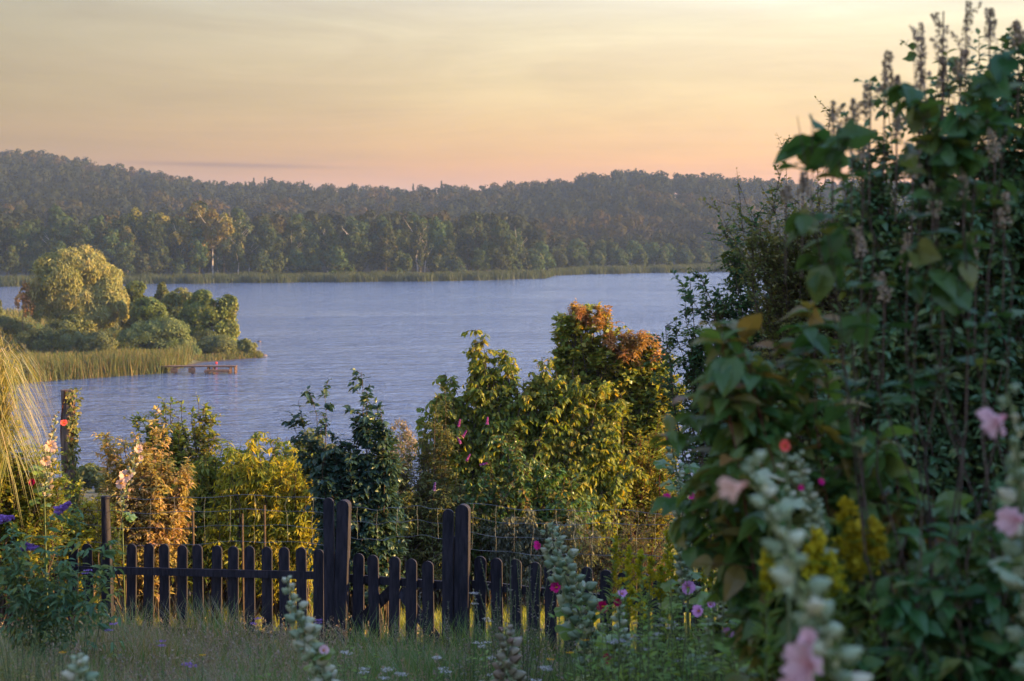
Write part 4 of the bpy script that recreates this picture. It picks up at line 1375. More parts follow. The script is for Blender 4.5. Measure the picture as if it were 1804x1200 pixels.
wire_fence('wire netting above the fence panel left of the gate', 150, 575, [(872, 880), (897, 905), (925, 932), (955, 960)], 9, 0.25, [(427, 905), (340, 900), (466, 890)])
wire_fence('slack wire netting stretched between the two gate posts', 612, 786, [(890, 900), (915, 925), (945, 950)], 5, 0.5, [])
wire_fence('wire netting above the fence panel right of the gate', 822, 1245, [(885, 915), (912, 935), (938, 960), (965, 990)], 12, 0.12, [(1240, 900)])

# ------------------------------------------------------------------ big bushes on the right
shrub('hawthorn_bush', 'large dark small leaved bush filling the middle right behind the flowers', 'bush', 14.5, 1450, 1.6,
      [(1270, 560, 60, 60), (1330, 520, 70, 60), (1420, 480, 80, 70), (1520, 450, 90, 80), (1250, 640, 50, 60), (1330, 640, 110, 80), (1450, 620, 130, 110), (1600, 560, 130, 130), (1280, 740, 60, 70), (1380, 760, 120, 90), (1520, 760, 140, 110), (1680, 700, 130, 140),
       (1400, 860, 120, 60), (1540, 880, 120, 70), (1700, 880, 110, 90), (1235, 560, 35, 45), (1220, 640, 30, 50), (1290, 500, 50, 30), (1350, 450, 60, 30)], 400, 'hawthorn', 'bark',
      shoots=[(1190, 590), (1172, 575), (1200, 500), (1215, 488), (1290, 430), (1330, 375), (1300, 320), (1360, 340), (1230, 480), (1400, 350), (1440, 330), (1180, 620), (1480, 360), (1270, 400)], tw=30, tl=0.34, lp=10, ll=0.060, tpl=OV, up=0.3, seed=20, sr=0.012, out=0.4)
shrub('privet_bush', 'twiggy olive bush with golden tips between dark bush and lilac', 'bush', 11.0, 1530, 1.0,
      [(1360, 430, 50, 30), (1400, 420, 60, 40), (1470, 400, 60, 50), (1540, 380, 60, 60), (1450, 470, 80, 40), (1560, 470, 80, 60)], 200, 'olive', 'twig',
      shoots=[(1300, 318), (1265, 370), (1335, 400), (1375, 300), (1405, 330), (1440, 300), (1462, 190), (1385, 262), (1500, 300), (1530, 310)], tw=18, tl=0.26, lp=10, ll=0.036, tpl=OV, up=0.6, seed=21, sr=0.007, t0=0.55, droop=0)
tL, oLi, _ = shrub('lilac_bush', 'huge lilac bush with seed spires rising along the right edge', 'bush', 6.6, 1730, 0.9,
      [(1600, 330, 70, 70), (1560, 420, 80, 70), (1680, 230, 90, 90), (1760, 150, 70, 80), (1640, 500, 120, 110), (1750, 380, 120, 150), (1700, 650, 140, 130), (1580, 640, 90, 90), (1820, 600, 100, 200), (1650, 820, 130, 120), (1780, 850, 100, 150), (1700, 1000, 140, 120), (1640, 180, 50, 50), (1820, 250, 80, 160), (1700, 120, 60, 50), (1780, 80, 50, 60), (1600, 240, 60, 50), (1530, 310, 50, 50)], 360, 'lilac', 'twig',
      shoots=[(1560, 150), (1500, 230), (1620, 90), (1480, 300), (1530, 250)], tw=27, tl=0.22, lp=9, ll=0.054, tpl=OVL, up=0.3, seed=22, sr=0.006, t0=0.12)
for i, (px, py, ln) in enumerate([(1468, 185, .13), (1500, 180, .13), (1535, 160, .15), (1557, 112, .16), (1583, 125, .10), (1625, 60, .16), (1622, 110, .12), (1662, 50, .18), (1700, 40, .2), (1745, 20, .13), (1385, 300, .06), (1415, 290, .09), (1470, 250, .12), (1520, 230, .13), (1580, 190, .12), (1660, 100, .12), (1690, 90, .12), (1797, 30, .1), (1600, 420, .14), (1640, 330, .14), (1700, 300, .15), (1750, 230, .14), (1560, 480, .12), (1660, 470, .13), (1720, 420, .14), (1770, 350, .14), (1520, 400, .12), (1610, 260, .12)]):
    b_ = P(px + rng.uniform(-3, 3), py + 55, 5.2) - oLi
    sp_ = spike(tL, b_, (rng.uniform(-.25, .15), rng.uniform(-.1, .1), 1), ln * 0.8, 0.022, 'spire', 60 + i, 'seed_spire', n=110, fs=0.0075)
    for k in range(3):
        sb_ = spike(sp_, b_ + (0, 0, ln * (0.05 + 0.2 * k)), (rng.uniform(-.9, .9), rng.uniform(-.5, .5), 1), ln * 0.38, 0.014, 'spire', 160 + i * 3 + k, 'side_spire', n=45, fs=0.007)
    v, q, tt = tubes(np.array([[b_ - (0.0, 0, 0.25), b_ + (0, 0, ln * 0.8)]]), 0.0025, 4)
    link('spire_stem', new_mesh('spire_stem', v, q, M['twig'], tt), sp_)

shrub('understory_shrub', 'deep green shrub filling the lower right behind the near branches', 'shrub', 8.2, 1640, 1.0,
      [(1500, 700, 110, 90), (1620, 700, 120, 120), (1750, 700, 100, 150), (1480, 830, 90, 70), (1600, 900, 120, 100), (1740, 950, 110, 130), (1640, 1060, 90, 90), (1720, 1120, 120, 80), (1420, 620, 80, 60)], 170, 'hawthorn', 'bark',
      tw=20, tl=0.26, lp=9, ll=0.055, tpl=OVL, up=0.3, seed=26, sr=0.008, t0=0.1)
# very near large leaved branches (red stems)
shrub('dogwood_bush', 'near dogwood bush with red stems and large drooping leaves', 'bush', 4.6, 1680, 0.35,
      [(1290, 640, 45, 55), (1350, 700, 60, 60), (1290, 780, 55, 55), (1390, 820, 80, 60), (1480, 760, 80, 80), (1330, 900, 45, 40), (1440, 920, 110, 60), (1580, 900, 90, 90), (1620, 1060, 100, 70), (1650, 980, 90, 90), (1440, 650, 50, 60)], 58, 'dogwood', 'redtwig',
      shoots=[(1245, 520), (1270, 555), (1365, 600), (1210, 660), (1180, 740), (1440, 560), (1310, 620), (1230, 800)], tw=7, tl=0.17, lp=6, ll=0.098, tpl=BIG, up=0.2, seed=23, sr=0.005, t0=0.55, leafdown=0.35, droop=0.25, stemleaf=8)
shrub('viburnum_bush', 'close dark leaved bush leaning in from the lower right corner', 'bush', 3.9, 1760, 0.5,
      [(1680, 950, 80, 80), (1760, 900, 70, 90), (1620, 1050, 90, 70), (1740, 1080, 90, 90), (1600, 1140, 80, 50), (1690, 1160, 100, 50), (1790, 760, 40, 80)], 44, 'dark', 'bark',
      tw=6, tl=0.15, lp=5, ll=0.075, tpl=BIG, up=0.2, seed=24, sr=0.007, t0=0.3, leafdown=0.4, stemleaf=8)
shrub('vine_branch', 'dark broad leaved branch tips outlined against the sky, top right', 'branch', 4.2, 1740, 0.3,
      [(1740, 70, 60, 40), (1640, 190, 50, 40), (1700, 130, 60, 40), (1560, 260, 50, 30), (1480, 240, 40, 30), (1790, 60, 40, 30)], 9, 'dark', 'bark',
      shoots=[(1405, 205), (1430, 200), (1470, 225), (1445, 325), (1610, 95)], tw=2, tl=0.10, lp=4, ll=0.085, tpl=BROAD, up=0.1, seed=25, sr=0.005, t0=0.72, leafdown=0.6, stemleaf=6)

# ------------------------------------------------------------------ hollyhocks
def petal_flower(name, parent, loc, facing, rad, mat, seed=0, closed=0.0):
    rr = np.random.default_rng(seed)
    V, Q, T = [], [], []
    f = unit(np.asarray(facing, float))
    a_ = unit(np.cross(f, (0.1, 0.2, 1)))
    b_ = np.cross(f, a_)
    nu, nr = 11, 6
    kz = rr.uniform(-0.16, 0.16, 5)
    kr = rr.uniform(0.82, 1.08, 5)
    for k in range(5):
        a0 = k * 2 * PI / 5 + rr.uniform(-.1, .1)
        base = len(V)
        for i in range(nr + 1):
            t = i / nr
            for j in range(nu):
                s = j / (nu - 1) * 2 - 1
                an = a0 + s * 0.78 * (0.35 + 0.65 * math.sin(PI * min(1, t * 0.62 + 0.1)))
                r = kr[k] * rad * (0.08 + 0.92 * t ** 1.1) * (1 - 0.10 * s * s * t + 0.07 * t * math.sin(s * 8 + k) - 0.10 * t * t * math.exp(-(s * 4) ** 2)) * (1 - closed * 0.6)
                dp = rad * (0.75 + closed * 0.8) * t ** 0.7 - rad * 0.22 * t * t + 0.10 * rad * math.sin(s * 7 + k * 2.3) * t * t + 0.05 * rad * math.sin(s * 15 + k) * t ** 3 + 0.08 * rad * s * t + kz[k] * rad * t
                V.append(a_ * math.cos(an) * r + b_ * math.sin(an) * r + f * dp)
        for i in range(nr):
            for j in range(nu - 1):
                q0 = base + i * nu + j
                Q.append((q0, q0 + 1, q0 + nu + 1, q0 + nu))
                T.append(i / nr)
    o = link(name, new_mesh(name, np.array(V), np.array(Q), M[mat], T, smooth=True), parent, loc=tuple(loc))
    if closed > 0.22:
        return o
    v, q = sphere_tpl(6, 5)
    st = place((v, q), np.array([(0., 0, 0)]), f[None], a_[None], rad * 0.55, np.array([.3]), wide=0.3)
    link('stamen', new_mesh('stamen', st[0], st[1], M['yellow'], st[2], smooth=True), o)
    return o


def round_leaf(n_l=5):
    V, Q = [(0, 0, 0)], []
    k = 20
    for ring, rr_ in ((1, 0.5), (2, 1.0)):
        for i in range(k + 1):
            an = -PI * 0.92 + 2 * PI * 0.92 * i / k
            r = 0.5 * rr_ * (1 + 0.14 * math.cos(an * n_l))
            V.append((r * math.sin(an), 0.12 + r * math.cos(an) + 0.1, 0.06 * math.sin(an * 5) * rr_ - 0.10 * rr_ * rr_))
    for i in range(k):
        Q.append((0, 1 + i, 2 + i, 2 + i))
        Q.append((1 + i, 2 + k + i, 3 + k + i, 2 + i))
    V = np.array(V)
    Q = [q if len(set(q)) == 4 else (q[0], q[1], q[2], q[0]) for q in Q]
    # inner fan as thin quads
    Qn = []
    for i in range(0, k, 2):
        Qn.append((0, 1 + i, 2 + i, 3 + i))
    for i in range(k):
        Qn.append((1 + i, 2 + k + i, 3 + k + i, 2 + i))
    return V, np.array(Qn)


RLEAF = round_leaf()


def hollyhock(label, pts, Yd, bud, nbud, flowers, mat='holly_green', leaves=8, lsize=0.12, dens=1.0, podtop=0.35, seed=0, budmat=None, group='hollyhocks', spread=1.0):
    """pts: photo pixels from top to bottom of the stem"""
    rr = np.random.default_rng(seed)
    pl = np.array([P(px, py, Yd) for px, py in pts])[::-1]
    g = float(G(pl[0][0], Yd))
    if pl[0][2] > g + 0.05:
        pl = np.concatenate([[[pl[0][0] + 0.02, Yd, g - 0.02]], pl])
    org = pl[0].copy()
    org[2] = g
    pl = pl - org
    t = thing('hollyhock', label, 'flower', org, group)
    tt_ = np.linspace(0, 1, len(pl))
    fine = np.stack([np.interp(np.linspace(0, 1, 24), tt_, pl[:, c]) for c in range(3)], 1)
    v, q, tn = tubes(fine[None], np.linspace(0.009, 0.003, 24)[None], 6)
    link('stem', new_mesh('stem', v, q, M['greenstem'], tn, smooth=True), t)
    L = np.linalg.norm(np.diff(fine, axis=0), axis=1)
    cum = np.concatenate([[0], np.cumsum(L)])
    tot = cum[-1]
    span = np.linalg.norm(P(*pts[0], Yd) - P(*pts[-1], Yd))
    s = tot - span * (np.arange(nbud) / nbud) ** 0.9
    p = np.stack([np.interp(s, cum, fine[:, c]) for c in range(3)], 1)
    an = np.arange(nbud) * 2.4 + rr.normal(size=nbud) * 0.4
    k = (np.arange(nbud) / nbud)
    siz = 0.86 * bud * (0.42 + 0.75 * np.minimum(1, k * 2.5 + 0.15)) * (0.8 + 0.4 * rr.random(nbud))
    d = np.stack([np.cos(an), np.sin(an), 0.55 - 0.2 * k], 1)
    off = unit(d) * (siz * 0.5 * spread * rr.uniform(0.6, 1.5, nbud))[:, None]
    p0 = p + off
    if nbud <= 52:
        for i in range(nbud):
            b1 = place(BUD, p0[i:i + 1], d[i:i + 1], rr.normal(size=(1, 3)), siz[i:i + 1], rr.random(1))
            link('bud', new_mesh('bud', b1[0], b1[1], M[budmat or mat], b1[2], smooth=True), t)
    bl = place(BUD, p0, d, rr.normal(size=(nbud, 3)), siz, np.clip(rr.random(nbud), 0, 1))
    if nbud > 52: link('bud_spike', new_mesh('bud_spike', bl[0], bl[1], M[budmat or mat], bl[2], smooth=True), t)
    # bracts
    nb = nbud * 9
    bi = np.repeat(np.arange(nbud), 9)
    bd = unit(unit(d)[bi] + rr.normal(size=(nb, 3)) * 0.9)
    br = place(OV, p0[bi] + bd * 0.0, bd, rr.normal(size=(nb, 3)), siz[bi] * rr.uniform(0.7, 1.35, nb), rr.random(nb))
    link('bract', new_mesh('bract', br[0], br[1], M[mat], br[2]), t)
    if leaves:
        sl = tot - span * rr.uniform(0.5, 1.1, leaves)
        sl = np.clip(sl, 0.02, tot)
        pp = np.stack([np.interp(sl, cum, fine[:, c]) for c in range(3)], 1)
        an = rr.random(leaves) * 2 * PI
        dd = np.stack([np.cos(an), np.sin(an), rr.uniform(-.5, .4, leaves)], 1)
        pt = pp + dd * lsize * 0.6
        lf = place(RLEAF, pt, dd, np.stack([np.cos(an) * .3, np.sin(an) * .3 - 0.5, np.full(leaves, 1.)], 1), lsize * rr.uniform(0.7, 1.3, leaves), rr.random(leaves) * 0.6)
        st = tubes(np.stack([pp, pt + dd * 0.01], 1), 0.003, 4)
        lf = cat(lf, st)
        link('foliage', new_mesh('leaf', lf[0], lf[1], M['gold_leaf'] if Yd > 6 else M[mat], lf[2], smooth=True), t)
    for i, (px, py, rad, mt_, fx, fz, cl_) in enumerate(flowers):
        petal_flower('flower', t, P(px, py, Yd - 0.04) - org, (fx, -0.8, fz), rad, mt_, seed * 10 + i, cl_)
    return t


hollyhock('nearest blurred hollyhock leaning right with pale peach and pink blooms', [(1322, 812), (1345, 880), (1380, 950), (1400, 1010), (1418, 1060), (1445, 1110), (1470, 1200), (1500, 1290)], 2.7, 0.026, 29,
          [(1318, 850, 0.036, 'p_peach', -1.6, -0.5, 0.7), (1440, 1172, 0.052, 'p_pink', -1.3, -0.1, 0.25), (1432, 1140, 0.030, 'p_pink', -0.5, 0.8, 0.8), (1420, 1200, 0.040, 'p_pink', -0.9, -0.8, 0.4)], leaves=0, lsize=0.05, seed=1, spread=0.85)
hollyhock('blurred hollyhock with two pale pink blooms at the right edge', [(1775, 690), (1790, 760), (1795, 830), (1800, 900), (1812, 1000), (1815, 1200)], 3.2, 0.028, 26,
          [(1772, 732, 0.046, 'p_pink', -1.8, -0.75, 0.45), (1803, 915, 0.040, 'p_pink', -1.4, -0.1, 0.45)], leaves=4, lsize=0.09, seed=2)
hollyhock('thick cone of grey green buds with magenta blooms right of the gate', [(965, 930), (982, 980), (1000, 1030), (1020, 1080), (1040, 1130), (1050, 1180)], 10.5, 0.050, 96,
          [(952, 961, 0.038, 'p_mag', -0.8, 0.1, 0.3), (983, 1034, 0.046, 'p_mag', -0.6, 0.0, 0.2)], leaves=12, lsize=0.13, seed=3, spread=2.6)
hollyhock('slender blurred hollyhock spike in front of the left fence panel', [(505, 1020), (515, 1060), (530, 1100), (545, 1150), (570, 1200), (590, 1260)], 6.5, 0.034, 44,
          [(570, 1147, 0.024, 'p_pink', 0.3, 0.4, 0.2)], leaves=4, lsize=0.09, seed=4, spread=1.0)
hollyhock('thin grey green hollyhock with magenta blooms behind the goldenrod', [(1196, 842), (1203, 900), (1200, 950), (1206, 1000), (1212, 1060)], 9.5, 0.034, 60,
          [(1178, 880, 0.045, 'p_mag', -0.4, 0.2, 0.3), (1215, 875, 0.030, 'p_mag', 0.4, 0.5, 0.3), (1217, 892, 0.040, 'p_mag', 0.3, -0.2, 0.2), (1212, 1034, 0.042, 'p_lilac', 0.0, 0.0, 0.1)], leaves=8, lsize=0.12, seed=5)
hollyhock('thin budding hollyhock in front of the dark bush', [(1408, 800), (1416, 850), (1428, 890), (1438, 930), (1445, 965)], 4.2, 0.015, 42,
          [(1412, 860, 0.010, 'p_mag', -0.2, 0.3, 0.4), (1444, 849, 0.010, 'p_mag', 0.5, 0.3, 0.3)], leaves=3, lsize=0.05, seed=6)
hollyhock('low hollyhock with lilac and magenta blooms beside the goldenrod', [(1272, 1010), (1270, 1060), (1262, 1110), (1258, 1170)], 8.0, 0.032, 32,
          [(1233, 1076, 0.036, 'p_lilac', -0.6, 0.1, 0.1), (1250, 1066, 0.026, 'p_lilac', 0.3, 0.5, 0.2), (1290, 1078, 0.040, 'p_mag', 0.4, 0.1, 0.1), (1281, 1117, 0.038, 'p_lilac', -0.1, 0.1, 0.15)], leaves=8, lsize=0.1, seed=7)
hollyhock('dark crimson flowered hollyhock left of the goldenrod', [(1092, 1040), (1090, 1080), (1095, 1130), (1095, 1180)], 9.0, 0.032, 26,
          [(1065, 1068, 0.040, 'p_crimson', -0.5, 0.1, 0.2), (1087, 1062, 0.028, 'p_crimson', 0.1, 0.3, 0.2), (1095, 1048, 0.028, 'p_lilac', 0.2, 0.6, 0.2), (1072, 1160, 0.034, 'p_crimson', -0.4, 0.2, 0.3)], leaves=10, lsize=0.1, seed=8)
hollyhock('peach flowered hollyhock lit by the sun beside the ivy post', [(100, 728), (92, 770), (85, 820), (78, 880)], 18.5, 0.045, 30,
          [(88, 785, 0.075, 'p_peach', 0.3, 0.1, 0.0), (80, 812, 0.06, 'p_peach', 0.3, 0.0, 0.1), (111, 745, 0.045, 'p_red', 0.6, 0.1, 0.1), (58, 850, 0.055, 'p_crimson', 0.0, 0.2, 0.4)], leaves=8, lsize=0.14, seed=9, budmat='dry_bud')
hollyhock('peach flowered hollyhock poking out of the orange pink shrub', [(245, 770), (240, 800), (225, 850), (215, 900)], 19.8, 0.045, 22,
          [(243, 791, 0.055, 'p_peach', 0.3, 0.2, 0.1), (222, 838, 0.085, 'p_peach', 0.2, 0.2, 0.1), (214, 850, 0.07, 'p_peach', 0.0, -0.2, 0.1), (247, 806, 0.04, 'p_peach', 0.3, 0.0, 0.3)], leaves=3, lsize=0.12, seed=10, budmat='dry_bud')
hollyhock('stout hollyhock of dry brown seed pods at the bottom centre', [(892, 1108), (893, 1140), (893, 1175), (895, 1230)], 7.5, 0.042, 30, [], budmat='dry_bud', leaves=5, lsize=0.09, seed=11)
hollyhock('blurred pale bud spike in the bottom left corner', [(135, 1158), (140, 1180), (150, 1230)], 5.0, 0.026, 14, [], leaves=3, lsize=0.05, seed=12)
hollyhock('small pink flowered hollyhock in front of the dark bush on the left', [(1182, 762), (1186, 800), (1196, 850)], 9.6, 0.028, 12,
          [(1181, 772, 0.036, 'p_mag', 0.0, 0.1, 0.2)], leaves=5, lsize=0.1, seed=13)
hollyhock('single red bloomed hollyhock almost hidden among the dogwood leaves', [(1384, 770), (1386, 830), (1390, 900)], 4.1, 0.014, 10,
          [(1381, 786, 0.017, 'p_red', 0.1, 0.1, 0.2)], leaves=2, lsize=0.07, seed=14)

# ------------------------------------------------------------------ goldenrod
def goldenrod(label, px, pyt, Yd, h_px=150, seed=0, plume=1.0, bend=0.2):
    rr = np.random.default_rng(seed)
    top = P(px, pyt, Yd)
    g = float(G(top[0], Yd))
    org = np.array((top[0], Yd, g))
    h = top[2] - g
    t = thing('goldenrod', label, 'flower', org, 'goldenrod clump right of the gate')
    q_ = np.linspace(0, 1, 10)
    x = -bend * 0.12 * (1 - q_)
    st = np.stack([x, 0 * q_, h * q_], 1)
    v, q, tt = tubes(st[None], np.linspace(0.005, 0.002, 10)[None], 5)
    link('stem', new_mesh('stem', v, q, M['greenstem'], tt), t)
    n = 170
    s = rr.uniform(0.3, 0.99, n)
    p = np.stack([np.interp(s, q_, x), 0 * s, h * s], 1)
    an = np.arange(n) * 2.4
    d = np.stack([np.cos(an), np.sin(an), np.full(n, 0.9)], 1)
    v, q, tt = place(LAN, p, d, np.stack([-np.cos(an), -np.sin(an), np.full(n, 1.)], 1), 0.09 * (1.1 - 0.5 * s) * rr.uniform(.8, 1.2, n), rr.random(n))
    link('foliage', new_mesh('leaves', v, q, M['gold_leaf'], tt), t)
    parts = []
    nk = max(12, int(13 * plume))
    for k in range(nk):
        f = k / nk
        an = rr.random() * 2 * PI
        b_ = np.array([0, 0, h * (1.0 - 0.22 * f * plume) - 0.0])
        ln = (0.03 + 0.10 * f) * plume
        m_ = 36
        s = rr.random(m_)
        dv = np.array([math.cos(an) * 0.9 + bend * 0.8, math.sin(an) * 0.8, 0.9])
        pp = b_ + dv * (s * ln)[:, None] + np.array([0, 0, -0.5 * ln]) * (s * s)[:, None] + rr.normal(size=(m_, 3)) * 0.006
        parts.append(place(CARD, pp, rr.normal(size=(m_, 3)), rr.normal(size=(m_, 3)), 0.010 + 0.008 * rr.random(m_), rr.random(m_)))
    v, q, tt = cat(*parts)
    link('flower_plume', new_mesh('flower_plume', v, q, M['golden'], tt), t)


for i, (px, py, Yd, pl_, bd, lab) in enumerate([
    (1085, 950, 10.0, 1.3, 1.0, 'goldenrod with the widest plume, swept right, leftmost of the clump'),
    (1108, 968, 10.3, 0.9, 0.8, 'goldenrod partly hidden behind the widest plume'),
    (1128, 975, 10.2, 0.8, -0.7, 'goldenrod with a short plume curving to the left'),
    (1146, 985, 9.8, 0.7, 0.1, 'goldenrod with a narrow greenish plume'),
    (1178, 940, 10.0, 1.1, 0.5, 'tall goldenrod just left of the thin magenta hollyhock'),
    (1185, 980, 9.7, 1.0, -0.6, 'shorter goldenrod at the foot of the thin magenta hollyhock'),
    (1165, 1000, 9.6, 0.8, 0.2, 'small goldenrod in the middle of the clump'),
    (1110, 1035, 9.3, 0.8, 0.5, 'low goldenrod above the crimson hollyhock'),
    (1242, 930, 9.8, 0.8, 0.2, 'goldenrod right of the thin magenta hollyhock'),
    (1255, 985, 9.6, 0.7, -0.2, 'low goldenrod under the dogwood leaves'),
    (1490, 885, 4.2, 0.42, 0.4, 'tallest goldenrod, right of the thin budding hollyhock'),
    (1505, 935, 4.2, 0.36, 0.9, 'goldenrod with upright plume beside the tallest one'),
    (1445, 945, 4.1, 0.32, -0.6, 'goldenrod at the foot of the thin budding hollyhock'),
    (1540, 925, 4.2, 0.28, 0.2, 'goldenrod with thin plume at the right of the second clump'),
    (1460, 985, 4.1, 0.3, 0.4, 'low goldenrod left below the tallest one'),
    (1352, 975, 4.1, 0.3, 0.0, 'lone goldenrod tuft showing left of the nearest hollyhock')]):
    goldenrod(lab, px, py, Yd, seed=i, plume=pl_, bend=bd)

# tall green leafy weeds at the lower right
def weed(name, label, catg, px, pyt, Yd, seed, mat, n=110, ll=0.10, tpl=LAN, heads=0, hmat='grey_seed', hs=0.012, group=None, stems=3, spread=0.12, top_n=0, up=0.7):
    rr = np.random.default_rng(seed)
    top = P(px, pyt, Yd)
    g = float(G(top[0], Yd))
    org = np.array((top[0], Yd, g))
    h = top[2] - g
    t = thing(name, label, catg, org, group)
    q_ = np.linspace(0, 1, 8)
    an = rr.random(stems) * 2 * PI
    sp_ = spread * rr.uniform(0.3, 1, stems)
    hs_ = h * rr.uniform(0.72, 1.0, stems)
    hs_[0] = h
    sp_[0] *= 0.2
    S = np.stack([np.cos(an)[:, None] * sp_[:, None] * q_ ** 1.5, np.sin(an)[:, None] * sp_[:, None] * q_ ** 1.5, hs_[:, None] * q_], -1)
    v, q, tt = tubes(S, np.linspace(0.005, 0.0018, 8)[None] * np.ones((stems, 1)), 5)
    link('stem', new_mesh('stem', v, q, M['greenstem'], tt), t)
    si = rr.integers(stems, size=n)
    s = rr.uniform(0.2, 1.0, n)
    p = np.stack([np.array([np.interp(s[i], q_, S[si[i], :, c]) for i in range(n)]) for c in range(3)], 1)
    an = rr.random(n) * 2 * PI
    d = np.stack([np.cos(an), np.sin(an), np.full(n, up)], 1)
    v, q, tt = place(tpl, p, d, rr.normal(size=(n, 3)) * 0.3 + (0, 0, 1), ll * (1.15 - 0.7 * s) * rr.uniform(.7, 1.2, n), rr.random(n))
    link('foliage', new_mesh('leaves', v, q, M[mat], tt), t)
    if heads:
        parts = []
        for k in range(heads):
            c_ = S[k % stems, -1] + np.array([rr.uniform(-.03, .03), rr.uniform(-.03, .03), rr.uniform(-0.05, 0.02)]) * (0 if k < stems else 1)
            m_ = 45
            a2 = rr.random(m_) * 2 * PI
            r2 = hs * 2.2 * np.sqrt(rr.random(m_))
            pp = c_ + np.stack([np.cos(a2) * r2, np.sin(a2) * r2, 0.35 * hs * rr.random(m_)], 1)
            parts.append(place(CARD, pp, rr.normal(size=(m_, 3)), rr.normal(size=(m_, 3)) * .4 + (0, 0, 1), hs * 0.5 * rr.uniform(.6, 1.3, m_), rr.random(m_)))
        v, q, tt = cat(*parts)
        link('flower_head', new_mesh('flower_head', v, q, M[hmat], tt), t)
    return t


rw = np.random.default_rng(99)
for i, (px, py, Yd, lab) in enumerate([
    (1330, 1060, 6.5, 'tall green willowherb with narrow leaves beneath the magenta blooms'), (1390, 1080, 6.2, 'green leafy willowherb left of the nearest hollyhock stem'),
    (1365, 1120, 5.6, 'broad green willowherb at the bottom left of the nearest hollyhock'), (1500, 1040, 6.4, 'green willowherb behind the nearest hollyhock'),
    (1310, 1130, 6.0, 'low green willowherb near the bottom edge under the lilac blooms'), (1540, 990, 7.5, 'feathery willowherb below the tallest goldenrod'),
    (1450, 1020, 7.2, 'willowherb in the gap between nearest hollyhock and dark leaves'), (1345, 1015, 7.6, 'slim willowherb right of the magenta bloom')]):
    weed('willowherb', lab, 'plant', px, py, Yd, 200 + i, 'fern', n=150, ll=0.16, group='green willowherb stand', stems=4, spread=0.25)
MUG = ['grey mugwort sprawling over the first pickets right of the gate post', 'tallest grey mugwort left of the thick bud cone', 'grey mugwort just left of the upper magenta bloom',
       'leaning grey mugwort crossing the picket right of the gate post', 'lone grey mugwort before the right half of the gate', 'small grey mugwort at the foot of the right gate post',
       'low grey mugwort before the second picket right of the gate', 'dense grey mugwort below the sprawling one', 'grey mugwort touching the left side of the bud cone', 'grey mugwort behind the top of the bud cone',
       'grey brown mugwort between bud cone and goldenrod', 'rightmost grey mugwort beside the leftmost goldenrod', 'short grey mugwort at the gate centre', 'low grey mugwort between gate post and dry seed pods']
for i, (px, py, Yd) in enumerate([(900, 985, 11), (925, 960, 12), (950, 985, 11.5), (880, 1020, 12), (742, 1045, 13.5), (790, 1060, 13.5), (860, 1060, 12.5), (905, 1040, 11), (930, 1020, 11.2), (985, 975, 12), (1010, 960, 13), (1035, 985, 12.6), (700, 1085, 13), (830, 1090, 12)]):
    weed('mugwort', MUG[i], 'weed', px, py, Yd, 300 + i, 'mugwort', n=240, ll=0.035, tpl=OV,
         group='mugwort right of the gate' if px > 840 else 'mugwort before the gate', stems=5 if px > 840 else 2, spread=0.35 if px > 840 else 0.1)
YAR = ['beside the slender hollyhock spike', 'at the bottom edge right of the slender spike', 'in the grass below the right gate post', 'just above the dry seed pods', 'left of the dry seed pod top',
       'low in the grass left of the dry seed pods', 'near the bottom edge below the gate centre', 'in front of the second picket right of the gate', 'standing highest, beside the right gate post',
       'left of the lilac blooms', 'nearest the lilac blooms', 'lowest of the trio under the goldenrod', 'beside the low crimson bloom', 'right of the low crimson bloom', 'left above the low crimson bloom',
       'at the bottom edge left of centre', 'at the bottom edge right of the dry seed pods']
for i, (px, py, Yd, lab) in enumerate([
    (605, 1150, 10, 0), (640, 1185, 9, 0), (770, 1160, 9.5, 0), (850, 1140, 9.5, 0), (865, 1160, 9.2, 0), (780, 1178, 9, 0), (705, 1190, 8.6, 0), (860, 1095, 11.5, 0), (835, 1045, 12, 0), (1170, 1092, 9, 1), (1185, 1098, 9, 1), (1180, 1108, 8.8, 1),
    (1125, 1120, 8.6, 1), (1150, 1125, 8.5, 1), (1092, 1128, 8.8, 1), (680, 1180, 8.5, 0), (960, 1180, 8, 0)]):
    weed('yarrow', ('white yarrow ' if not lab else 'fluffy grey white seed head ') + YAR[i], 'flower', px, py, Yd, 400 + i, 'grass', n=30, ll=0.05,
         heads=3, hmat='white' if not lab else 'grey_seed', hs=0.014, group='white yarrow in the meadow' if not lab else 'fluffy seed heads', stems=2, spread=0.06)
for i, (px, py, Yd) in enumerate([(1005, 1150, 9.5), (970, 1162, 9), (1030, 1128, 9.6), (110, 1150, 9), (355, 1155, 10)]):
    weed('hawkbit', 'tiny yellow flower on a thin stalk low in the meadow', 'flower', px, py, Yd, 450 + i, 'grass', n=14, ll=0.05, heads=1, hmat='yellow', hs=0.010, group='tiny yellow meadow flowers', stems=1, spread=0.03)
for i, (px, py, Yd) in enumerate([(200, 1100, 11), (285, 1130, 11), (455, 1090, 12), (150, 1010, 12.5), (330, 1170, 9), (560, 1098, 12)]):
    weed('scabious', 'small lilac scabious flower in the grass before the left fence', 'flower', px, py, Yd, 470 + i, 'grass', n=16, ll=0.05, heads=2, hmat='purple', hs=0.014, group='lilac scabious flowers', stems=1, spread=0.03)
for i, (px, py, Yd) in enumerate([(30, 1050, 9.5), (60, 1080, 9), (20, 1120, 8.5), (100, 1070, 10), (60, 1140, 8), (150, 1110, 9)]):
    weed('dock_weed', 'brownish leafy weed ' + ['close below the left end of the buddleja', 'under the middle of the buddleja', 'nearest the left photo edge', 'below the right half of the buddleja', 'in the bottom left corner', 'right of the buddleja foot'][i], 'weed', px, py, Yd, 480 + i, 'olive', n=120, ll=0.07, tpl=LANW, group='brownish weeds bottom left', stems=5, spread=0.2)

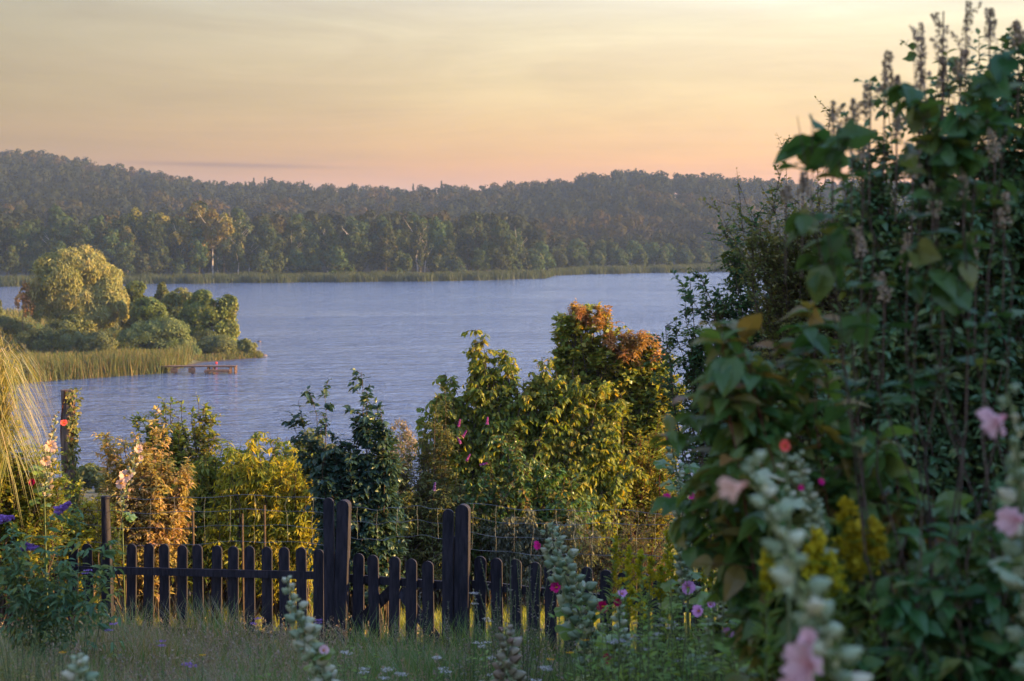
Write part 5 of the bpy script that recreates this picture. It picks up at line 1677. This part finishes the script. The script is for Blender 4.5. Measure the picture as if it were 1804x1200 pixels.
WW = ['low green weed at the bottom edge below the bud cone', 'green weed left of the low crimson bloom', 'leafy green weed under the crimson flowered hollyhock', 'green weed between crimson and lilac blooms', 'green weed right of the low lilac bloom',
      'upright green weed below the goldenrod clump', 'green weed tuft at the bottom edge under the gate', 'narrow green weed beside the dry seed pods', 'green weed beneath the right gate post', 'green weed at the bottom edge left of the slender hollyhock',
      'pale green weed right of the slender hollyhock', 'short green weed below the low crimson bloom', 'green weed in front of the leftmost goldenrod', 'green weed right of the bud cone base', 'leafy weed at the bottom edge under the lilac blooms']
for i, (px, py, Yd) in enumerate([(1010, 1150, 9), (1045, 1110, 9.5), (1080, 1100, 9), (1150, 1090, 8.8), (1215, 1120, 8.4), (1160, 1050, 9.2), (735, 1150, 11), (860, 1140, 9), (815, 1120, 11.5), (450, 1150, 10), (620, 1130, 11), (1110, 1160, 8), (1060, 1060, 10), (1050, 1130, 9), (1180, 1150, 7.6)]):
    weed('meadow_weed', WW[i], 'weed', px, py, Yd, 600 + i, ['fern', 'gold_leaf', 'grey_green'][i % 3], n=120, ll=0.075, tpl=[LAN, OVL, LANW][i % 3], group='green weeds of the meadow', stems=5, spread=0.22)

for i in range(26):
    rq = np.random.default_rng(700 + i)
    weed('leafy_weed', 'bright green leafy stems massed below the goldenrod and mallows', 'weed', rq.uniform(1040, 1440), rq.uniform(1010, 1150), rq.uniform(6.6, 9.2), 700 + i, ['fern', 'gold_leaf'][i % 2],
         n=150, ll=0.11, tpl=[LAN, LANW][i % 2], group='bright green leafy stems lower right', stems=5, spread=0.25)

# ------------------------------------------------------------------ meadow grass (stuff)
def grass_mesh(name, label, mat, x_fn, n, h0, h1, w_, seed, lean=0.35, tpl=None):
    rr = np.random.default_rng(seed)
    y, x = x_fn(rr, n)
    z = G(x, y)
    hh = rr.uniform(h0, h1, n) * (1.0 if name != 'meadow_grass' else np.interp(y, [11, 13.5, 15.5, 17, 20], [1.3, 1.1, 0.6, 0.32, 0.32]) * np.interp(x, [-3, -1.5], [1.35, 1.0])) * (0.75 + 0.5 * (np.sin(x * 1.7 + y) * np.sin(y * 1.3 - x * 0.6) * 0.5 + 0.5))
    an = rr.random(n) * 2 * PI
    ln = lean * rr.random(n)
    d = np.stack([np.cos(an) * ln, np.sin(an) * ln, np.ones(n)], 1)
    nn = np.stack([np.cos(an), np.sin(an), -ln], 1)
    tp_ = tpl or (np.array([(-.5, 0, 0), (.5, 0, 0), (.45, .4, .02), (-.45, .4, .02), (.3, .75, .10), (-.3, .75, .10), (.05, 1, .24), (-.05, 1, .24)]), np.array([(0, 1, 3, 2)[0:4]]))
    if tpl is None:
        tp_ = (tp_[0], np.array([(0, 1, 2, 3), (3, 2, 4, 5), (5, 4, 6, 7)]))
    patch = 0.5 + 0.5 * np.sin(x * 0.9 + 2) * np.sin(y * 0.8) + (2.2 * sm(-0.5, -2.5, x) * (y < 19.2))
    tint = np.clip(0.62 * rr.random(n) + 0.38 * rr.random(n) ** 2 + 0.12 * patch, 0, 1)
    v, q, tt = place(tp_, np.stack([x, y, z - 0.01], 1), d, nn, hh, tint, wide=w_ / hh)
    tag(link(name, new_mesh(name, v, q, mat, tt)), label, 'grass', kind='stuff')


def near_pts(rr, n):  # thick uncut grass between the flowers and the fence
    y = 9.5 + 10.5 * rr.random(n) ** 0.85
    return y, rnd(rr, n) * (0.33 * y + 0.8)


def back_pts(rr, n):
    y = 19.5 + 26 * rr.random(n) ** 1.5
    return y, rnd(rr, n) * (0.33 * y + 1.0)


grass_mesh('meadow_grass', 'uncut meadow grass in shade before the fence', M['grass'], near_pts, 150000, 0.16, 0.42, 0.0075, 1)
grass_mesh('lawn_grass', 'sunlit yellow green grass behind the fence', M['lawn'], back_pts, 90000, 0.08, 0.2, 0.009, 2)


def tuft_pts(rr, n):
    k = rr.integers(90, size=n)
    cy_, cx = 10.2 + 6.5 * rr.random(90), rnd(rr, 90)
    y = cy_[k] + rr.normal(size=n) * 0.12
    return y, (cx * (0.32 * cy_ + 0.3))[k] + rr.normal(size=n) * 0.14


grass_mesh('tall_grass', 'taller grass tufts scattered through the meadow', M['grass'], tuft_pts, 22000, 0.30, 0.60, 0.007, 9, lean=0.5)


def pen_pts(rr, n):
    y = rr.uniform(165, 300, n)
    return y, -29.5 - rr.random(n) ** 1.5 * 75


def pen_grass():
    rr = np.random.default_rng(12)
    y, x = pen_pts(rr, 60000)
    z = G(x, y)
    k = z > 0.05
    x, y, z = x[k], y[k], z[k]
    n = len(x)
    d = np.stack([0.3 * rr.normal(size=n), 0.3 * rr.normal(size=n), np.ones(n)], 1)
    hh = rr.uniform(0.5, 1.1, n) * np.interp(x, [-45, -36], [1.0, 0.4])
    v, q, tt = place(BLADE1, np.stack([x, y, z - 0.05], 1), d, rr.normal(size=(n, 3)), hh, rr.random(n), wide=0.14 / hh)
    tag(link('rough_grass', new_mesh('rough_grass', v, q, M['reed'], tt)), 'rough tall grass and herbs covering the peninsula', 'grass', kind='stuff')


pen_grass()


def seed_grass():
    rr = np.random.default_rng(31)
    n = 2400
    y = 9.8 + 9.2 * rr.random(n)
    x = -4.2 + rr.random(n) ** 0.9 * 7.2 * y / 15
    x = np.where(rr.random(n) < 0.8, -0.02 * y - rr.random(n) * (0.31 * y), rnd(rr, n) * 0.3 * y)
    z = G(x, y)
    h = rr.uniform(0.28, 0.62, n) * np.interp(y, [10, 14, 16, 19], [1.15, 1.0, 0.62, 0.62]) * np.where(x > -0.2 * y * 0.5, 0.75, 1.0)
    lx, ly = rr.normal(size=n) * 0.10, rr.normal(size=n) * 0.08
    q_ = np.linspace(0, 1, 5)
    S = np.stack([x[:, None] + lx[:, None] * q_ ** 2, y[:, None] + ly[:, None] * q_ ** 2, z[:, None] + h[:, None] * q_], -1)
    st = tubes(S, np.array([0.0016, 0.0015, 0.0013, 0.001, 0.0008])[None] * np.ones((n, 1)), 3, tint=rr.random(n))
    m_ = 12
    si = np.repeat(np.arange(n), m_)
    t = rr.uniform(0.72, 1.02, n * m_)
    tip = S[si, 3] + (S[si, 4] - S[si, 3]) * ((t - 0.75) / 0.25)[:, None]
    tip = tip + rr.normal(size=tip.shape) * 0.008
    hd = place(SMALL, tip, rr.normal(size=tip.shape) + (0, 0, 1.5), rr.normal(size=tip.shape), 0.016 + 0.012 * rr.random(len(tip)), rr.random(len(tip)))
    v, q, tt = cat(st, hd)
    tag(link('seeding_grass', new_mesh('seeding_grass', v, q, M['seed'], tt)), 'pinkish tan grass stems gone to seed in the meadow', 'grass', kind='stuff')


seed_grass()

# ------------------------------------------------------------------ unseen trees added at the right to shade the garden
for i, (x, y, h, r) in enumerate([(12.0, 14.3, 7.5, 2.8), (10.5, 10.0, 7.0, 2.6), (9.0, 5.2, 6.5, 2.4), (8.0, 0.8, 6.0, 2.4), (14.5, 2.0, 7.5, 2.9), (15.5, 7.4, 8.0, 3.0), (17.0, 12.4, 8.0, 2.9)]):
    g = float(G(x, y))
    make_tree('shade_tree', 'unseen leafy tree added to shade the garden', 'tree', rng, h, r, 14, 15000, 0.26, M['hawthorn'], M['bark'], z0=0.12, group='added shade trees out of view', tr=0.12, loc=(x, y, g - 0.1), ex=0.7)

# ------------------------------------------------------------------ haze
hm = bpy.data.materials.new('evening_haze')
hm.use_nodes = True
t = NT(hm.node_tree)
pv = t.n('ShaderNodeVolumePrincipled')
pv.inputs['Color'].default_value = (0.46, 0.64, 0.94, 1)
pv.inputs['Density'].default_value = 0.00016
pv.inputs['Anisotropy'].default_value = 0.0
o = t.n('ShaderNodeOutputMaterial')
t.l(pv.outputs[0], o.inputs[1])
v, q, _ = box(0, 1460, 36.5, 4500, 3100, 79)
tag(link('haze', new_mesh('haze', v, q, hm)), 'thin bluish evening haze over the lake', 'haze', kind='stuff')
print('objects', len(COL.objects), 'polys', sum(len(m.polygons) for m in bpy.data.meshes))
